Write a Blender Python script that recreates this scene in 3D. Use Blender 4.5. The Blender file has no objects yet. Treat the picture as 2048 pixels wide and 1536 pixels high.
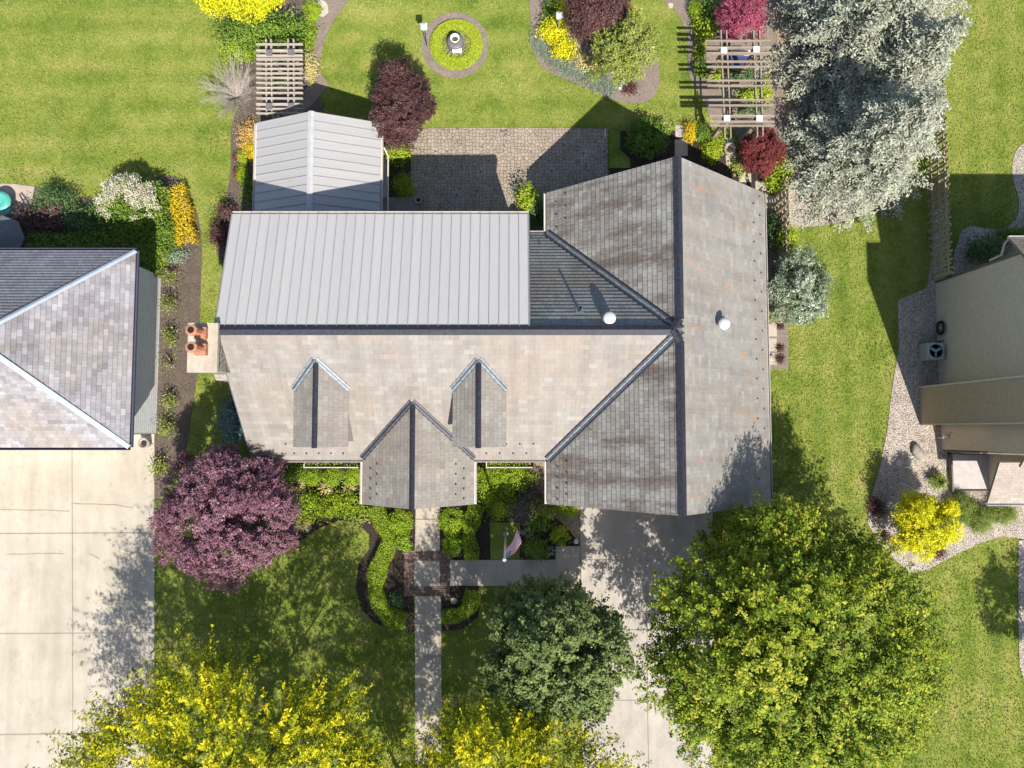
import bpy, math, random
import numpy as np
R = math.radians
rng = np.random.default_rng(7)
random.seed(7)
scn = bpy.context.scene
# ------------------------------------------------------------ camera, sky, sun, exposure
FPX, HC, TILT = 1443.0, 37.0, R(3.635)
cam = bpy.data.cameras.new('camera'); camo = bpy.data.objects.new('camera', cam)
scn.collection.objects.link(camo)
camo.location = (0, 0, HC); camo.rotation_euler = (TILT, 0, 0)
cam.sensor_width = 36; cam.lens = 36 * FPX / 2048; cam.clip_start = 0.5; cam.clip_end = 2000
scn.camera = camo
SUN = np.array([0.263, -0.815, 1.0]); SUN /= np.linalg.norm(SUN)
w = bpy.data.worlds.new('World'); scn.world = w; w.use_nodes = True
wn = w.node_tree.nodes; wl = w.node_tree.links
sky = wn.new('ShaderNodeTexSky'); sky.sky_type = 'NISHITA'; sky.sun_disc = False
sky.sun_elevation = math.asin(SUN[2]); sky.sun_rotation = math.atan2(SUN[0], SUN[1])
wl.new(sky.outputs[0], wn['Background'].inputs[0]); wn['Background'].inputs[1].default_value = 0.10
sl = bpy.data.lights.new('sun', 'SUN'); sl.energy = 4.6; sl.angle = R(0.53); sl.color = (1, 0.94, 0.84)
so = bpy.data.objects.new('sun', sl); scn.collection.objects.link(so)
from mathutils import Vector
so.rotation_euler = Vector(SUN).to_track_quat('Z', 'Y').to_euler(); so.location = (10, -30, 40)
scn.view_settings.view_transform = 'Standard'; scn.view_settings.look = 'None'
scn.view_settings.exposure = 0.78; scn.view_settings.gamma = 1
scn.cycles.max_bounces = 6; scn.cycles.transparent_max_bounces = 4

_c, _s = math.cos(TILT), math.sin(TILT)
def P(px, py, z=0.0):
    "pixel of the 2048x1536 photo + real height -> world point"
    a, b = (px - 1024) / FPX, -(py - 768) / FPX
    d = (a, _c * b + _s, _s * b - _c)
    k = (z - HC) / d[2]
    return np.array([d[0] * k, d[1] * k, z])
def SC(z): return (1 - z / HC) / 39.0          # metres per photo pixel at height z

# ------------------------------------------------------------ object helpers
COL = scn.collection
def tag(o, label=None, cat=None, group=None, kind=None):
    if label: o['label'] = label
    if cat: o['category'] = cat
    if group: o['group'] = group
    if kind: o['kind'] = kind
    return o
def thing(name, label, cat, loc=(0, 0, 0), rz=0, group=None):
    o = bpy.data.objects.new(name, None); COL.objects.link(o)
    o.location = [float(v) for v in loc]; o.rotation_euler = (0, 0, rz); o.empty_display_size = 0.2
    return tag(o, label, cat, group)
def raw(name, V, F, mats, parent=None, mi=None, uv=None, tint=None, smooth=False):
    """V,F world coords (list or arrays); children of an unrotated Empty are stored relative to it"""
    V = np.asarray(V, dtype=np.float32).reshape(-1, 3)
    if parent is not None:
        off = np.array(parent.location)
        p = parent.parent
        while p is not None: off = off + np.array(p.location); p = p.parent
        V = V - off.astype(np.float32)
    m = bpy.data.meshes.new(name)
    if isinstance(F, np.ndarray):
        n, kk = F.shape
        m.vertices.add(len(V)); m.vertices.foreach_set('co', V.ravel())
        m.loops.add(n * kk); m.loops.foreach_set('vertex_index', F.astype(np.int32).ravel())
        m.polygons.add(n); m.polygons.foreach_set('loop_start', np.arange(0, n * kk, kk, dtype=np.int32))
        m.polygons.foreach_set('loop_total', np.full(n, kk, dtype=np.int32))
    else:
        m.from_pydata(V.tolist(), [], [list(map(int, f)) for f in F])
    for x in (mats if isinstance(mats, (list, tuple)) else [mats]): m.materials.append(x)
    if mi is not None: m.polygons.foreach_set('material_index', np.asarray(mi, dtype=np.int32))
    m.update(calc_edges=True)
    if uv is not None:
        l = m.uv_layers.new(name='UVMap'); l.data.foreach_set('uv', np.asarray(uv, dtype=np.float32).ravel())
    if tint is not None:
        a = m.attributes.new('tint', 'FLOAT', 'FACE'); a.data.foreach_set('value', np.asarray(tint, dtype=np.float32))
    if smooth: m.polygons.foreach_set('use_smooth', np.ones(len(m.polygons), dtype=bool))
    m.validate()
    o = bpy.data.objects.new(name, m); COL.objects.link(o)
    if parent is not None: o.parent = parent
    return o
class MB:
    def __init__(s): s.V = []; s.F = []; s.M = []
    def add(s, V, F, m=0):
        b = len(s.V); s.V += [tuple(map(float, v)) for v in V]; s.F += [tuple(b + i for i in f) for f in F]; s.M += [m] * len(F); return s
    def box(s, x0, x1, y0, y1, z0, z1, m=0):
        return s.add([(x0,y0,z0),(x1,y0,z0),(x1,y1,z0),(x0,y1,z0),(x0,y0,z1),(x1,y0,z1),(x1,y1,z1),(x0,y1,z1)],
                     [(0,3,2,1),(4,5,6,7),(0,1,5,4),(1,2,6,5),(2,3,7,6),(3,0,4,7)], m)
    def bar(s, a, b, wd, th, up=(0,0,1), m=0):
        a = np.array(a, float); b = np.array(b, float); d = b - a; d /= np.linalg.norm(d)
        u = np.array(up, float); sd = np.cross(d, u); sd /= np.linalg.norm(sd); u = np.cross(sd, d)
        c = []
        for p in (a, b):
            for i, j in ((-1,-1),(1,-1),(1,1),(-1,1)): c.append(p + sd*i*wd/2 + u*j*th/2)
        return s.add(c, [(0,1,2,3),(7,6,5,4),(0,4,5,1),(1,5,6,2),(2,6,7,3),(3,7,4,0)], m)
    def prism(s, poly, z0, z1, m=0):
        n = len(poly)
        return s.add([(p[0],p[1],z0) for p in poly] + [(p[0],p[1],z1) for p in poly],
                     [tuple(range(n-1,-1,-1)), tuple(range(n,2*n))] + [(i,(i+1)%n,n+(i+1)%n,n+i) for i in range(n)], m)
    def slab(s, quad, th, m=0):
        q = [np.array(p, float) for p in quad]; nr = np.cross(q[1]-q[0], q[2]-q[0]); nr /= np.linalg.norm(nr)
        if nr[2] < 0: nr = -nr
        n = len(q); lo = [p - nr*th for p in q]
        return s.add(q + lo, [tuple(range(n)), tuple(range(2*n-1,n-1,-1))] + [(i,n+i,n+(i+1)%n,(i+1)%n) for i in range(n)], m)
    def lathe(s, c, prof, n=24, m=0):
        b = []
        for r, z in prof:
            for i in range(n):
                a = 2*math.pi*i/n; b.append((c[0]+r*math.cos(a), c[1]+r*math.sin(a), c[2]+z))
        F = [(j*n+i, j*n+(i+1)%n, (j+1)*n+(i+1)%n, (j+1)*n+i) for j in range(len(prof)-1) for i in range(n)]
        if prof[0][0] > 1e-4: F.append(tuple(range(n-1,-1,-1)))
        if prof[-1][0] > 1e-4: F.append(tuple(range((len(prof)-1)*n, len(prof)*n)))
        return s.add(b, F, m)
    def tube(s, pts, rad, n=8, m=0):
        pts = [np.array(p, float) for p in pts]; V = []
        for i, p in enumerate(pts):
            d = pts[min(i+1,len(pts)-1)] - pts[max(i-1,0)]; d /= (np.linalg.norm(d)+1e-9)
            u = np.cross(d, (0.13,0.21,0.97) if abs(d[2]) < .9 else (1,0.1,0)); u /= np.linalg.norm(u); v = np.cross(d, u)
            r = rad[i] if hasattr(rad,'__len__') else rad
            for k in range(n):
                a = 2*math.pi*k/n; V.append(p + (u*math.cos(a)+v*math.sin(a))*r)
        F = [(j*n+i, j*n+(i+1)%n, (j+1)*n+(i+1)%n, (j+1)*n+i) for j in range(len(pts)-1) for i in range(n)]
        F += [tuple(range(n-1,-1,-1)), tuple(range((len(pts)-1)*n, len(pts)*n))]
        return s.add(V, F, m)
    def build(s, name, mats, parent=None, smooth=False):
        return raw(name, s.V, s.F, mats, parent, mi=s.M, smooth=smooth)
def smooth_poly(pts, n=6):
    out = []; N = len(pts)
    for i in range(N):
        p0,p1,p2,p3 = [np.array(pts[(i+j-1)%N], float) for j in range(4)]
        for k in range(n):
            t = k/n; out.append(.5*((2*p1)+(-p0+p2)*t+(2*p0-5*p1+4*p2-p3)*t*t+(-p0+3*p1-3*p2+p3)*t**3))
    return out
def smooth_line(pts, n=8):
    pts = [np.array(p, float) for p in pts]; out = []
    for i in range(len(pts)-1):
        p0 = pts[max(i-1,0)]; p1 = pts[i]; p2 = pts[i+1]; p3 = pts[min(i+2,len(pts)-1)]
        for k in range(n):
            t = k/n; out.append(.5*((2*p1)+(-p0+p2)*t+(2*p0-5*p1+4*p2-p3)*t*t+(-p0+3*p1-3*p2+p3)*t**3))
    return out + [pts[-1]]

# ------------------------------------------------------------ materials
def mat(name):
    m = bpy.data.materials.new(name); m.use_nodes = True; nt = m.node_tree
    return m, nt.nodes, nt.links, nt.nodes['Principled BSDF']
class N:
    "small node builder"
    def __init__(s, nodes, links): s.n = nodes; s.l = links
    def new(s, t, **kw):
        x = s.n.new(t)
        for k, v in kw.items():
            if k.startswith('i_'):
                key = k[2:].replace('_', ' '); x.inputs[key].default_value = v
            else: setattr(x, k, v)
        return x
    def link(s, a, b): s.l.new(a, b)
    def noise(s, vec, scale, detail=4, rough=.55):
        x = s.new('ShaderNodeTexNoise'); x.inputs['Scale'].default_value = scale; x.inputs['Detail'].default_value = detail; x.inputs['Roughness'].default_value = rough
        if vec is not None: s.link(vec, x.inputs['Vector'])
        return x.outputs['Fac']
    def ramp(s, fac, stops, interp='LINEAR'):
        x = s.new('ShaderNodeValToRGB'); x.color_ramp.interpolation = interp; e = x.color_ramp.elements
        while len(e) < len(stops): e.new(.5)
        for i, (p, c) in enumerate(stops): e[i].position = p; e[i].color = (*c, 1) if len(c) == 3 else c
        s.link(fac, x.inputs[0]); return x.outputs[0]
    def math(s, op, a, b=None, c=None):
        x = s.new('ShaderNodeMath'); x.operation = op
        for i, v in enumerate((a, b, c)):
            if v is None: continue
            if isinstance(v, (int, float)): x.inputs[i].default_value = v
            else: s.link(v, x.inputs[i])
        return x.outputs[0]
    def mix(s, fac, a, b, mode='MIX'):
        x = s.new('ShaderNodeMix'); x.data_type = 'RGBA'; x.blend_type = mode
        for k, v in ((0, fac), (6, a), (7, b)):
            if isinstance(v, (int, float)): x.inputs[k].default_value = v
            elif isinstance(v, tuple): x.inputs[k].default_value = (*v, 1)
            else: s.link(v, x.inputs[k])
        return x.outputs[2]
    def bump(s, h, dist, strength=1.0, nrm=None):
        x = s.new('ShaderNodeBump'); x.inputs['Distance'].default_value = dist; x.inputs['Strength'].default_value = strength
        s.link(h, x.inputs['Height'])
        if nrm is not None: s.link(nrm, x.inputs['Normal'])
        return x.outputs[0]
    def geo(s): return s.new('ShaderNodeNewGeometry').outputs['Position']
    def obj(s): return s.new('ShaderNodeTexCoord').outputs['Object']
    def map(s, vec, sc=(1,1,1), rot=(0,0,0), loc=(0,0,0)):
        x = s.new('ShaderNodeMapping'); s.link(vec, x.inputs[0]); x.inputs['Scale'].default_value = sc; x.inputs['Rotation'].default_value = rot; x.inputs['Location'].default_value = loc
        return x.outputs[0]
def begin(name, rough=.8, spec=.3):
    m, n, l, b = mat(name); b.inputs['Roughness'].default_value = rough; b.inputs['Specular IOR Level'].default_value = spec
    return m, N(n, l), b
def plain(name, col, rough=.6, spec=.4, metal=0, var=.12, scale=3, bump=0.0):
    m, g, b = begin(name, rough, spec); b.inputs['Metallic'].default_value = metal
    p = g.geo(); f = g.noise(p, scale, 5, .65)
    c = g.ramp(f, [(.3, tuple(v*(1-var) for v in col)), (.7, tuple(min(1, v*(1+var)) for v in col))])
    g.link(c, b.inputs['Base Color'])
    if bump: g.link(g.bump(g.noise(p, scale*15, 3), bump), b.inputs['Normal'])
    return m
def hx(h):   # sRGB 0-255 tuple -> linear
    return tuple((v/255/12.92) if v/255 <= .04045 else ((v/255+.055)/1.055)**2.4 for v in h)

def m_lawn():
    m, g, b = begin('lawn_grass', .95, .05); p = g.geo()
    big = g.noise(g.map(p, (1,1.6,1)), .16, 4, .6); mid = g.noise(p, .9, 6, .72)
    fine = g.noise(p, 9, 5, .8); vf = g.noise(p, 38, 3, .8)
    def bands(d, sc, dist):
        wv = g.new('ShaderNodeTexWave'); wv.wave_type = 'BANDS'; wv.bands_direction = d; wv.inputs['Scale'].default_value = sc; wv.inputs['Distortion'].default_value = dist; wv.inputs['Detail'].default_value = 3; wv.inputs['Detail Scale'].default_value = .6
        g.link(p, wv.inputs[0]); return wv.outputs['Fac']
    sx = g.new('ShaderNodeSeparateXYZ'); g.link(p, sx.inputs[0])
    east = g.math('GREATER_THAN', sx.outputs[0], 12.5)
    st = g.math('ADD', g.math('MULTIPLY', bands('Y', .22, 1.0), g.math('SUBTRACT', 1, east)), g.math('MULTIPLY', bands('X', .22, 1.0), east))
    f = g.math('ADD', g.math('MULTIPLY', big, .40), g.math('MULTIPLY', mid, .60))
    f = g.math('ADD', f, g.math('MULTIPLY', g.math('SUBTRACT', st, .5), .075))
    c = g.ramp(f, [(.34, (.09,.145,.02)), (.45, (.16,.21,.035)), (.55, (.225,.255,.055)), (.68, (.33,.285,.10))])
    f2 = g.math('ADD', g.math('MULTIPLY', fine, .55), g.math('MULTIPLY', vf, .45))
    c = g.mix(1.0, c, g.ramp(f2, [(.36, (.68,.72,.68)), (.5, (1,1,1)), (.64, (1.3,1.28,1.2))]), 'MULTIPLY')
    g.link(c, b.inputs['Base Color']); g.link(g.bump(f2, .05, 1.0), b.inputs['Normal'])
    return m
def m_concrete(name, c0, c1, joints=None, scale=.5):
    m, g, b = begin(name, .85, .25); p = g.geo()
    f = g.noise(p, scale, 6, .7); f2 = g.noise(g.map(p, (1,.35,1)), 1.6, 5, .7); f3 = g.noise(p, 40, 3, .8)
    c = g.ramp(g.math('ADD', g.math('MULTIPLY', f, .6), g.math('MULTIPLY', f2, .4)), [(.36, c0), (.62, c1)])
    c = g.mix(1.0, c, g.ramp(f3, [(.3, (.86,.86,.86)), (.7, (1.08,1.08,1.08))]), 'MULTIPLY')
    st = g.noise(g.map(p, loc=(31,7,0)), .9, 5, .6)
    c = g.mix(g.ramp(st, [(.58, (0,0,0)), (.75, (.5,.5,.5))]), c, tuple(v*.72 for v in c0))
    ty = g.noise(g.map(p, (1.1,.07,1), loc=(2,9,0)), 1.0, 3, .5)
    c = g.mix(1.0, c, g.ramp(ty, [(.35, (.90,.89,.88)), (.6, (1.04,1.04,1.04))]), 'MULTIPLY')
    sp_ = g.noise(p, 6.5, 2, .5); c = g.mix(g.ramp(sp_, [(.73, (0,0,0)), (.76, (.55,.55,.55))]), c, tuple(v*.45 for v in c0))
    g.link(c, b.inputs['Base Color']); g.link(g.bump(f3, .004), b.inputs['Normal'])
    return m
def m_mulch(name, c0, c1, sc=22):
    m, g, b = begin(name, .95, .1); p = g.geo()
    v = g.new('ShaderNodeTexVoronoi'); v.inputs['Scale'].default_value = sc
    wp = g.mix(.12, p, g.new('ShaderNodeTexNoise', i_Scale=9).outputs['Color'], 'ADD'); g.link(g.map(wp, (1,2.2,1)), v.inputs['Vector'])
    c = g.ramp(g.new('ShaderNodeSeparateColor').outputs[0], [(0, c0), (1, c1)]) if False else None
    sp = g.new('ShaderNodeSeparateColor'); g.link(v.outputs['Color'], sp.inputs[0])
    big = g.noise(p, 1.3, 5, .7)
    f = g.math('ADD', g.math('MULTIPLY', sp.outputs[0], .5), g.math('MULTIPLY', big, .5))
    c = g.ramp(f, [(.25, c0), (.7, c1), (.9, tuple(x*1.6 for x in c1))])
    h = g.math('ADD', g.math('MULTIPLY', v.outputs['Distance'], -1.0), g.noise(p, 6, 4, .7))
    g.link(c, b.inputs['Base Color']); g.link(g.bump(h, .05, .9), b.inputs['Normal'])
    return m
def m_gravel(name, cols, sc=17):
    m, g, b = begin(name, .8, .3); p = g.geo()
    v = g.new('ShaderNodeTexVoronoi'); v.inputs['Scale'].default_value = sc; g.link(p, v.inputs['Vector'])
    sp = g.new('ShaderNodeSeparateColor'); g.link(v.outputs['Color'], sp.inputs[0])
    n = len(cols); c = g.ramp(sp.outputs[0], [((i+.5)/n, k) for i, k in enumerate(cols)], 'CONSTANT')
    c = g.mix(g.ramp(v.outputs['Distance'], [(.4, (0,0,0)), (.8, (.7,.7,.7))]), c, (.10,.08,.065))
    c = g.mix(1.0, c, g.ramp(g.noise(p, .8, 4), [(.3, (.8,.8,.8)), (.7, (1.1,1.1,1.1))]), 'MULTIPLY')
    h = g.math('MULTIPLY', v.outputs['Distance'], -1.0)
    g.link(c, b.inputs['Base Color']); g.link(g.bump(h, .045, 1), b.inputs['Normal'])
    return m
def m_cobble():
    m, g, b = begin('patio_cobble', .85, .25); p = g.geo()
    sv = g.new('ShaderNodeSeparateXYZ'); g.link(p, sv.inputs[0])
    wob = g.new('ShaderNodeTexNoise'); wob.inputs['Scale'].default_value = 4.3; g.link(p, wob.inputs[0])
    q = g.mix(.08, p, wob.outputs['Color'], 'ADD')
    v = g.new('ShaderNodeTexVoronoi'); v.feature = 'DISTANCE_TO_EDGE'; v.inputs['Scale'].default_value = 5.5; v.inputs['Randomness'].default_value = .6; g.link(q, v.inputs['Vector'])
    v2 = g.new('ShaderNodeTexVoronoi'); v2.inputs['Scale'].default_value = 5.5; v2.inputs['Randomness'].default_value = .6; g.link(q, v2.inputs['Vector'])
    sp = g.new('ShaderNodeSeparateColor'); g.link(v2.outputs['Color'], sp.inputs[0])
    f = g.math('ADD', g.math('MULTIPLY', sp.outputs[0], .25), g.math('MULTIPLY', g.noise(p, .9, 5, .7), .75))
    c = g.ramp(f, [(.28, (.24,.19,.145)), (.5, (.30,.245,.19)), (.75, (.37,.315,.255))])
    j = g.ramp(v.outputs['Distance'], [(.02, (1,1,1)), (.075, (0,0,0))])
    c = g.mix(j, c, (.10,.088,.07))
    eff = g.noise(g.map(p, loc=(3,5,0)), .55, 5, .7)
    c = g.mix(g.ramp(eff, [(.56, (0,0,0)), (.76, (.55,.55,.55))]), c, (.47,.44,.40))
    g.link(c, b.inputs['Base Color']); g.link(g.bump(g.ramp(v.outputs['Distance'], [(.0, (0,0,0)), (.1, (1,1,1))]), .015), b.inputs['Normal'])
    return m
def m_brick():
    m, g, b = begin('paving_brick', .85, .25); p = g.geo()
    br = g.new('ShaderNodeTexBrick'); br.inputs['Scale'].default_value = 1; br.inputs['Brick Width'].default_value = .21; br.inputs['Row Height'].default_value = .105; br.inputs['Mortar Size'].default_value = .008
    br.inputs['Color1'].default_value = (.16,.105,.085,1); br.inputs['Color2'].default_value = (.25,.17,.13,1); br.inputs['Mortar'].default_value = (.07,.06,.05,1); g.link(p, br.inputs['Vector'])
    c = g.mix(1.0, br.outputs['Color'], g.ramp(g.noise(p, 2, 4), [(.3, (.75,.75,.75)), (.7, (1.2,1.2,1.2))]), 'MULTIPLY')
    g.link(c, b.inputs['Base Color']); g.link(g.bump(g.math('MULTIPLY', br.outputs['Fac'], -1), .01), b.inputs['Normal'])
    return m
def m_slate(name, cols, patch, wd=.30, ex=.24, gap=.55, rough=.6, rust=0.0, seed=0.0, pst=.55, pmap=(.8,.8,.8), pth=.5):
    "slates laid in courses; UV is in metres (u along the eave, v up the slope)"
    m, g, b = begin(name, rough, .35)
    uv = g.new('ShaderNodeUVMap').outputs[0]; s = g.new('ShaderNodeSeparateXYZ'); g.link(uv, s.inputs[0])
    row = g.math('FLOOR', g.math('DIVIDE', s.outputs[1], ex))
    rn = g.new('ShaderNodeTexWhiteNoise'); rn.noise_dimensions = '1D'; g.link(g.math('ADD', row, seed), rn.inputs['W'])
    uu = g.math('ADD', g.math('DIVIDE', s.outputs[0], wd), g.math('ADD', g.math('MULTIPLY', row, .5), g.math('MULTIPLY', rn.outputs['Value'], .22)))
    colm = g.math('FLOOR', uu); fu = g.math('FRACT', uu); fv = g.math('FRACT', g.math('DIVIDE', s.outputs[1], ex))
    cv = g.new('ShaderNodeCombineXYZ'); g.link(colm, cv.inputs[0]); g.link(row, cv.inputs[1]); cv.inputs[2].default_value = seed
    wn_ = g.new('ShaderNodeTexWhiteNoise'); wn_.noise_dimensions = '3D'; g.link(cv.outputs[0], wn_.inputs['Vector'])
    pos = g.geo(); big = g.noise(pos, .55, 5, .65)
    cell = g.noise(g.map(cv.outputs[0], (.28,.5,1)), 1.0, 2, .5)
    f = g.math('ADD', g.math('MULTIPLY', wn_.outputs['Value'], .17), g.math('ADD', g.math('MULTIPLY', big, .50), g.math('MULTIPLY', cell, .38)))
    c = g.ramp(f, [(.34 + .42*i/(len(cols)-1), k) for i, k in enumerate(cols)])
    # a few odd slates of another colour
    odd = g.new('ShaderNodeTexWhiteNoise'); odd.noise_dimensions = '3D'; g.link(g.map(cv.outputs[0], loc=(7.7,3.1,1.3)), odd.inputs['Vector'])
    c = g.mix(g.ramp(odd.outputs['Value'], [(0, (0,0,0)), (.90, (0,0,0)), (.905, (.28,.28,.28))], 'CONSTANT'), c, tuple(min(1, v*1.22) for v in cols[-1]))
    pn = g.noise(g.map(pos, pmap, loc=(seed*3.1,4,2)), .42, 6, .68)
    c = g.mix(g.ramp(pn, [(pth, (0,0,0)), (pth+.13, (pst,)*3)]), c, patch)
    c = g.mix(1.0, c, g.ramp(g.noise(pos, 28, 4, .75), [(.3, (.84,.84,.84)), (.7, (1.14,1.14,1.14))]), 'MULTIPLY')
    stv = g.noise(g.map(uv, (1.1,.09,1), loc=(seed,0,0)), 1.6, 5, .7)
    c = g.mix(1.0, c, g.ramp(stv, [(.32, (.82,.81,.80)), (.55, (1,1,1)), (.72, (1.10,1.10,1.11))]), 'MULTIPLY')
    if rust:
        rr = g.noise(g.map(pos, (.5,2.2,.5), loc=(9,2,5)), .75, 6, .6)
        c = g.mix(g.ramp(rr, [(.61, (0,0,0)), (.70, (rust,)*3)]), c, (.44,.21,.08))
    jt = g.math('LESS_THAN', fu, .045); ln = g.math('LESS_THAN', fv, .06)
    jm = g.math('MAXIMUM', g.math('MULTIPLY', jt, gap), g.math('MULTIPLY', ln, gap*.75))
    c = g.mix(jm, c, (.045,.042,.045))
    g.link(c, b.inputs['Base Color'])
    h = g.math('ADD', g.math('MULTIPLY', wn_.outputs['Value'], .5), g.noise(pos, 14, 4, .7))
    g.link(g.bump(h, .012, .7), b.inputs['Normal'])
    return m
def m_wood(name, col, axis='x', rough=.8, board=None):
    m, g, b = begin(name, rough, .2); p = g.geo()
    sc = (1.2,26,8) if axis == 'x' else (26,1.2,8)
    f = g.noise(g.map(p, sc), 1, 5, .7)
    c = g.ramp(f, [(.3, tuple(v*.6 for v in col)), (.7, tuple(v*1.25 for v in col))])
    g.link(c, b.inputs['Base Color']); g.link(g.bump(f, .004), b.inputs['Normal'])
    return m
def m_siding(name, col, step=.12):
    m, g, b = begin(name, .7, .25); p = g.geo(); s = g.new('ShaderNodeSeparateXYZ'); g.link(p, s.inputs[0])
    fz = g.math('FRACT', g.math('DIVIDE', s.outputs[2], step))
    c = g.ramp(g.noise(p, 7, 5, .7), [(.3, tuple(v*.85 for v in col)), (.7, tuple(v*1.12 for v in col))])
    c = g.mix(g.math('LESS_THAN', fz, .1), c, tuple(v*.55 for v in col))
    g.link(c, b.inputs['Base Color']); g.link(g.bump(g.math('MULTIPLY', fz, -1), .012), b.inputs['Normal'])
    return m
def m_stone(name, c0, c1, sc=4):
    m, g, b = begin(name, .9, .2); p = g.geo()
    v = g.new('ShaderNodeTexVoronoi'); v.inputs['Scale'].default_value = sc; g.link(g.map(p, (1,1,2)), v.inputs['Vector'])
    e = g.new('ShaderNodeTexVoronoi'); e.feature = 'DISTANCE_TO_EDGE'; e.inputs['Scale'].default_value = sc; g.link(g.map(p, (1,1,2)), e.inputs['Vector'])
    sp = g.new('ShaderNodeSeparateColor'); g.link(v.outputs['Color'], sp.inputs[0])
    c = g.ramp(sp.outputs[0], [(0, c0), (1, c1)]); c = g.mix(g.ramp(e.outputs['Distance'], [(.02, (1,1,1)), (.06, (0,0,0))]), c, (.08,.07,.07))
    g.link(c, b.inputs['Base Color']); g.link(g.bump(g.ramp(e.outputs['Distance'], [(0, (0,0,0)), (.12, (1,1,1))]), .03), b.inputs['Normal'])
    return m
def m_metalroof(nm='standing_seam_metal', k=1.0):
    m, g, b = begin(nm, .42, .45); b.inputs['Metallic'].default_value = .0
    uv = g.new('ShaderNodeUVMap').outputs[0]; s = g.new('ShaderNodeSeparateXYZ'); g.link(uv, s.inputs[0])
    pan = g.math('FLOOR', s.outputs[0]); wn_ = g.new('ShaderNodeTexWhiteNoise'); wn_.noise_dimensions = '1D'; g.link(pan, wn_.inputs['W'])
    f = g.math('ADD', g.math('MULTIPLY', wn_.outputs['Value'], .5), g.math('MULTIPLY', g.noise(g.map(uv, (1,.25,1)), 1.3, 5, .6), .5))
    c = g.ramp(f, [(.2, (.455*k,.445*k,.445*k)), (.8, (.49*k,.48*k,.475*k))])
    c = g.mix(g.ramp(g.noise(g.map(uv, (5,.6,1)), 2.2, 5, .7), [(.45, (0,0,0)), (.75, (.7,.7,.7))]), c, (.41*k,.40*k,.395*k))
    dt = g.noise(g.map(g.geo(), (1,1,1)), 7, 3, .6); c = g.mix(g.ramp(dt, [(.72, (0,0,0)), (.75, (.45,.45,.45))]), c, (.22,.20,.18))
    g.link(c, b.inputs['Base Color']); g.link(g.bump(g.noise(g.map(uv, (2,.4,1)), 1.0, 3), .03, .7), b.inputs['Normal'])
    return m
def m_leaf(name, cols, trans=.14, rough=.6, spec=.16):
    m, g, b = begin(name, rough, spec)
    a = g.new('ShaderNodeAttribute'); a.attribute_name = 'tint'
    n = len(cols); c = g.ramp(a.outputs['Fac'], [(i/(n-1), k) for i, k in enumerate(cols)])
    g.link(c, b.inputs['Base Color'])
    t = g.new('ShaderNodeBsdfTranslucent'); g.link(g.mix(1.0, c, (1.15,1.2,.6), 'MULTIPLY'), t.inputs[0])
    mx = g.new('ShaderNodeMixShader'); mx.inputs[0].default_value = trans
    out = g.n['Material Output']; g.link(b.outputs[0], mx.inputs[1]); g.link(t.outputs[0], mx.inputs[2]); g.link(mx.outputs[0], out.inputs[0])
    return m

M = {}
M['lawn'] = m_lawn()
M['conc_warm'] = m_concrete('driveway_concrete_warm', (.385,.34,.27), (.48,.435,.365))
M['conc'] = m_concrete('driveway_concrete', (.34,.305,.27), (.46,.42,.38))
M['walk'] = m_concrete('walk_concrete', (.36,.315,.26), (.47,.415,.345))
M['mulch'] = m_mulch('dark_mulch', (.035,.028,.024), (.085,.065,.052))
M['mulch_l'] = m_mulch('brown_mulch', (.10,.078,.062), (.20,.16,.13))
M['soil'] = m_mulch('dry_soil', (.25,.20,.165), (.38,.315,.265), 30)
M['gravel'] = m_gravel('river_gravel', [(.54,.46,.38), (.36,.29,.235), (.60,.54,.47), (.46,.385,.31), (.68,.63,.56), (.26,.215,.18)], 22)
M['chips'] = m_gravel('wood_chips', [(.42,.33,.22), (.24,.17,.10), (.52,.42,.30), (.34,.25,.16)], 22)
M['cobble'] = m_cobble(); M['brick'] = m_brick()
M['joint'] = plain('joint_dark', (.27,.235,.20), .95)
M['crack'] = plain('crack_dark', (.27,.22,.18), .95)
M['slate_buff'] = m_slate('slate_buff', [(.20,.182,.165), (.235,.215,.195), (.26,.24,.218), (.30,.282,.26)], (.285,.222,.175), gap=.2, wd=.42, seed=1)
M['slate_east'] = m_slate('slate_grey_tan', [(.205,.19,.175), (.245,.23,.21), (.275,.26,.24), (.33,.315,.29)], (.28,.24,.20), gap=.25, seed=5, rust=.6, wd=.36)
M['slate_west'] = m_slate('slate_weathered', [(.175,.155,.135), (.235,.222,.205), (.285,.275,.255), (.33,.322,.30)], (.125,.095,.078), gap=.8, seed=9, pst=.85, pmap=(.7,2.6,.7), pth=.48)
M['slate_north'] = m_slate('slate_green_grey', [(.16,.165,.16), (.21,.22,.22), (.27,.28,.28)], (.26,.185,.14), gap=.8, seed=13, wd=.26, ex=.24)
M['slate_porch'] = m_slate('slate_porch', [(.205,.182,.158), (.245,.225,.20), (.28,.265,.238), (.32,.305,.28)], (.27,.225,.19), gap=.45, seed=17)
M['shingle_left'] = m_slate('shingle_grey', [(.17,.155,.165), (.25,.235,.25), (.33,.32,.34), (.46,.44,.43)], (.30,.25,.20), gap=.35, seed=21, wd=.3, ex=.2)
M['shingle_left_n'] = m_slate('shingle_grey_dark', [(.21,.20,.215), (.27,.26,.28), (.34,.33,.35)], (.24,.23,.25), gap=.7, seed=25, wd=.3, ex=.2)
M['shingle_right'] = m_slate('shingle_brown', [(.22,.18,.15), (.30,.25,.215), (.38,.33,.28)], (.34,.27,.21), gap=.5, seed=29, wd=.3, ex=.15)
M['metalroof'] = m_metalroof(k=.88); M['metal_pav'] = m_metalroof('pavilion_metal', .76)
M['seam'] = plain('seam_metal', (.30,.29,.29), .5)
M['cap'] = plain('ridge_cap_dark', (.026,.026,.038), .5, .3, var=.5, scale=9)
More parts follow.
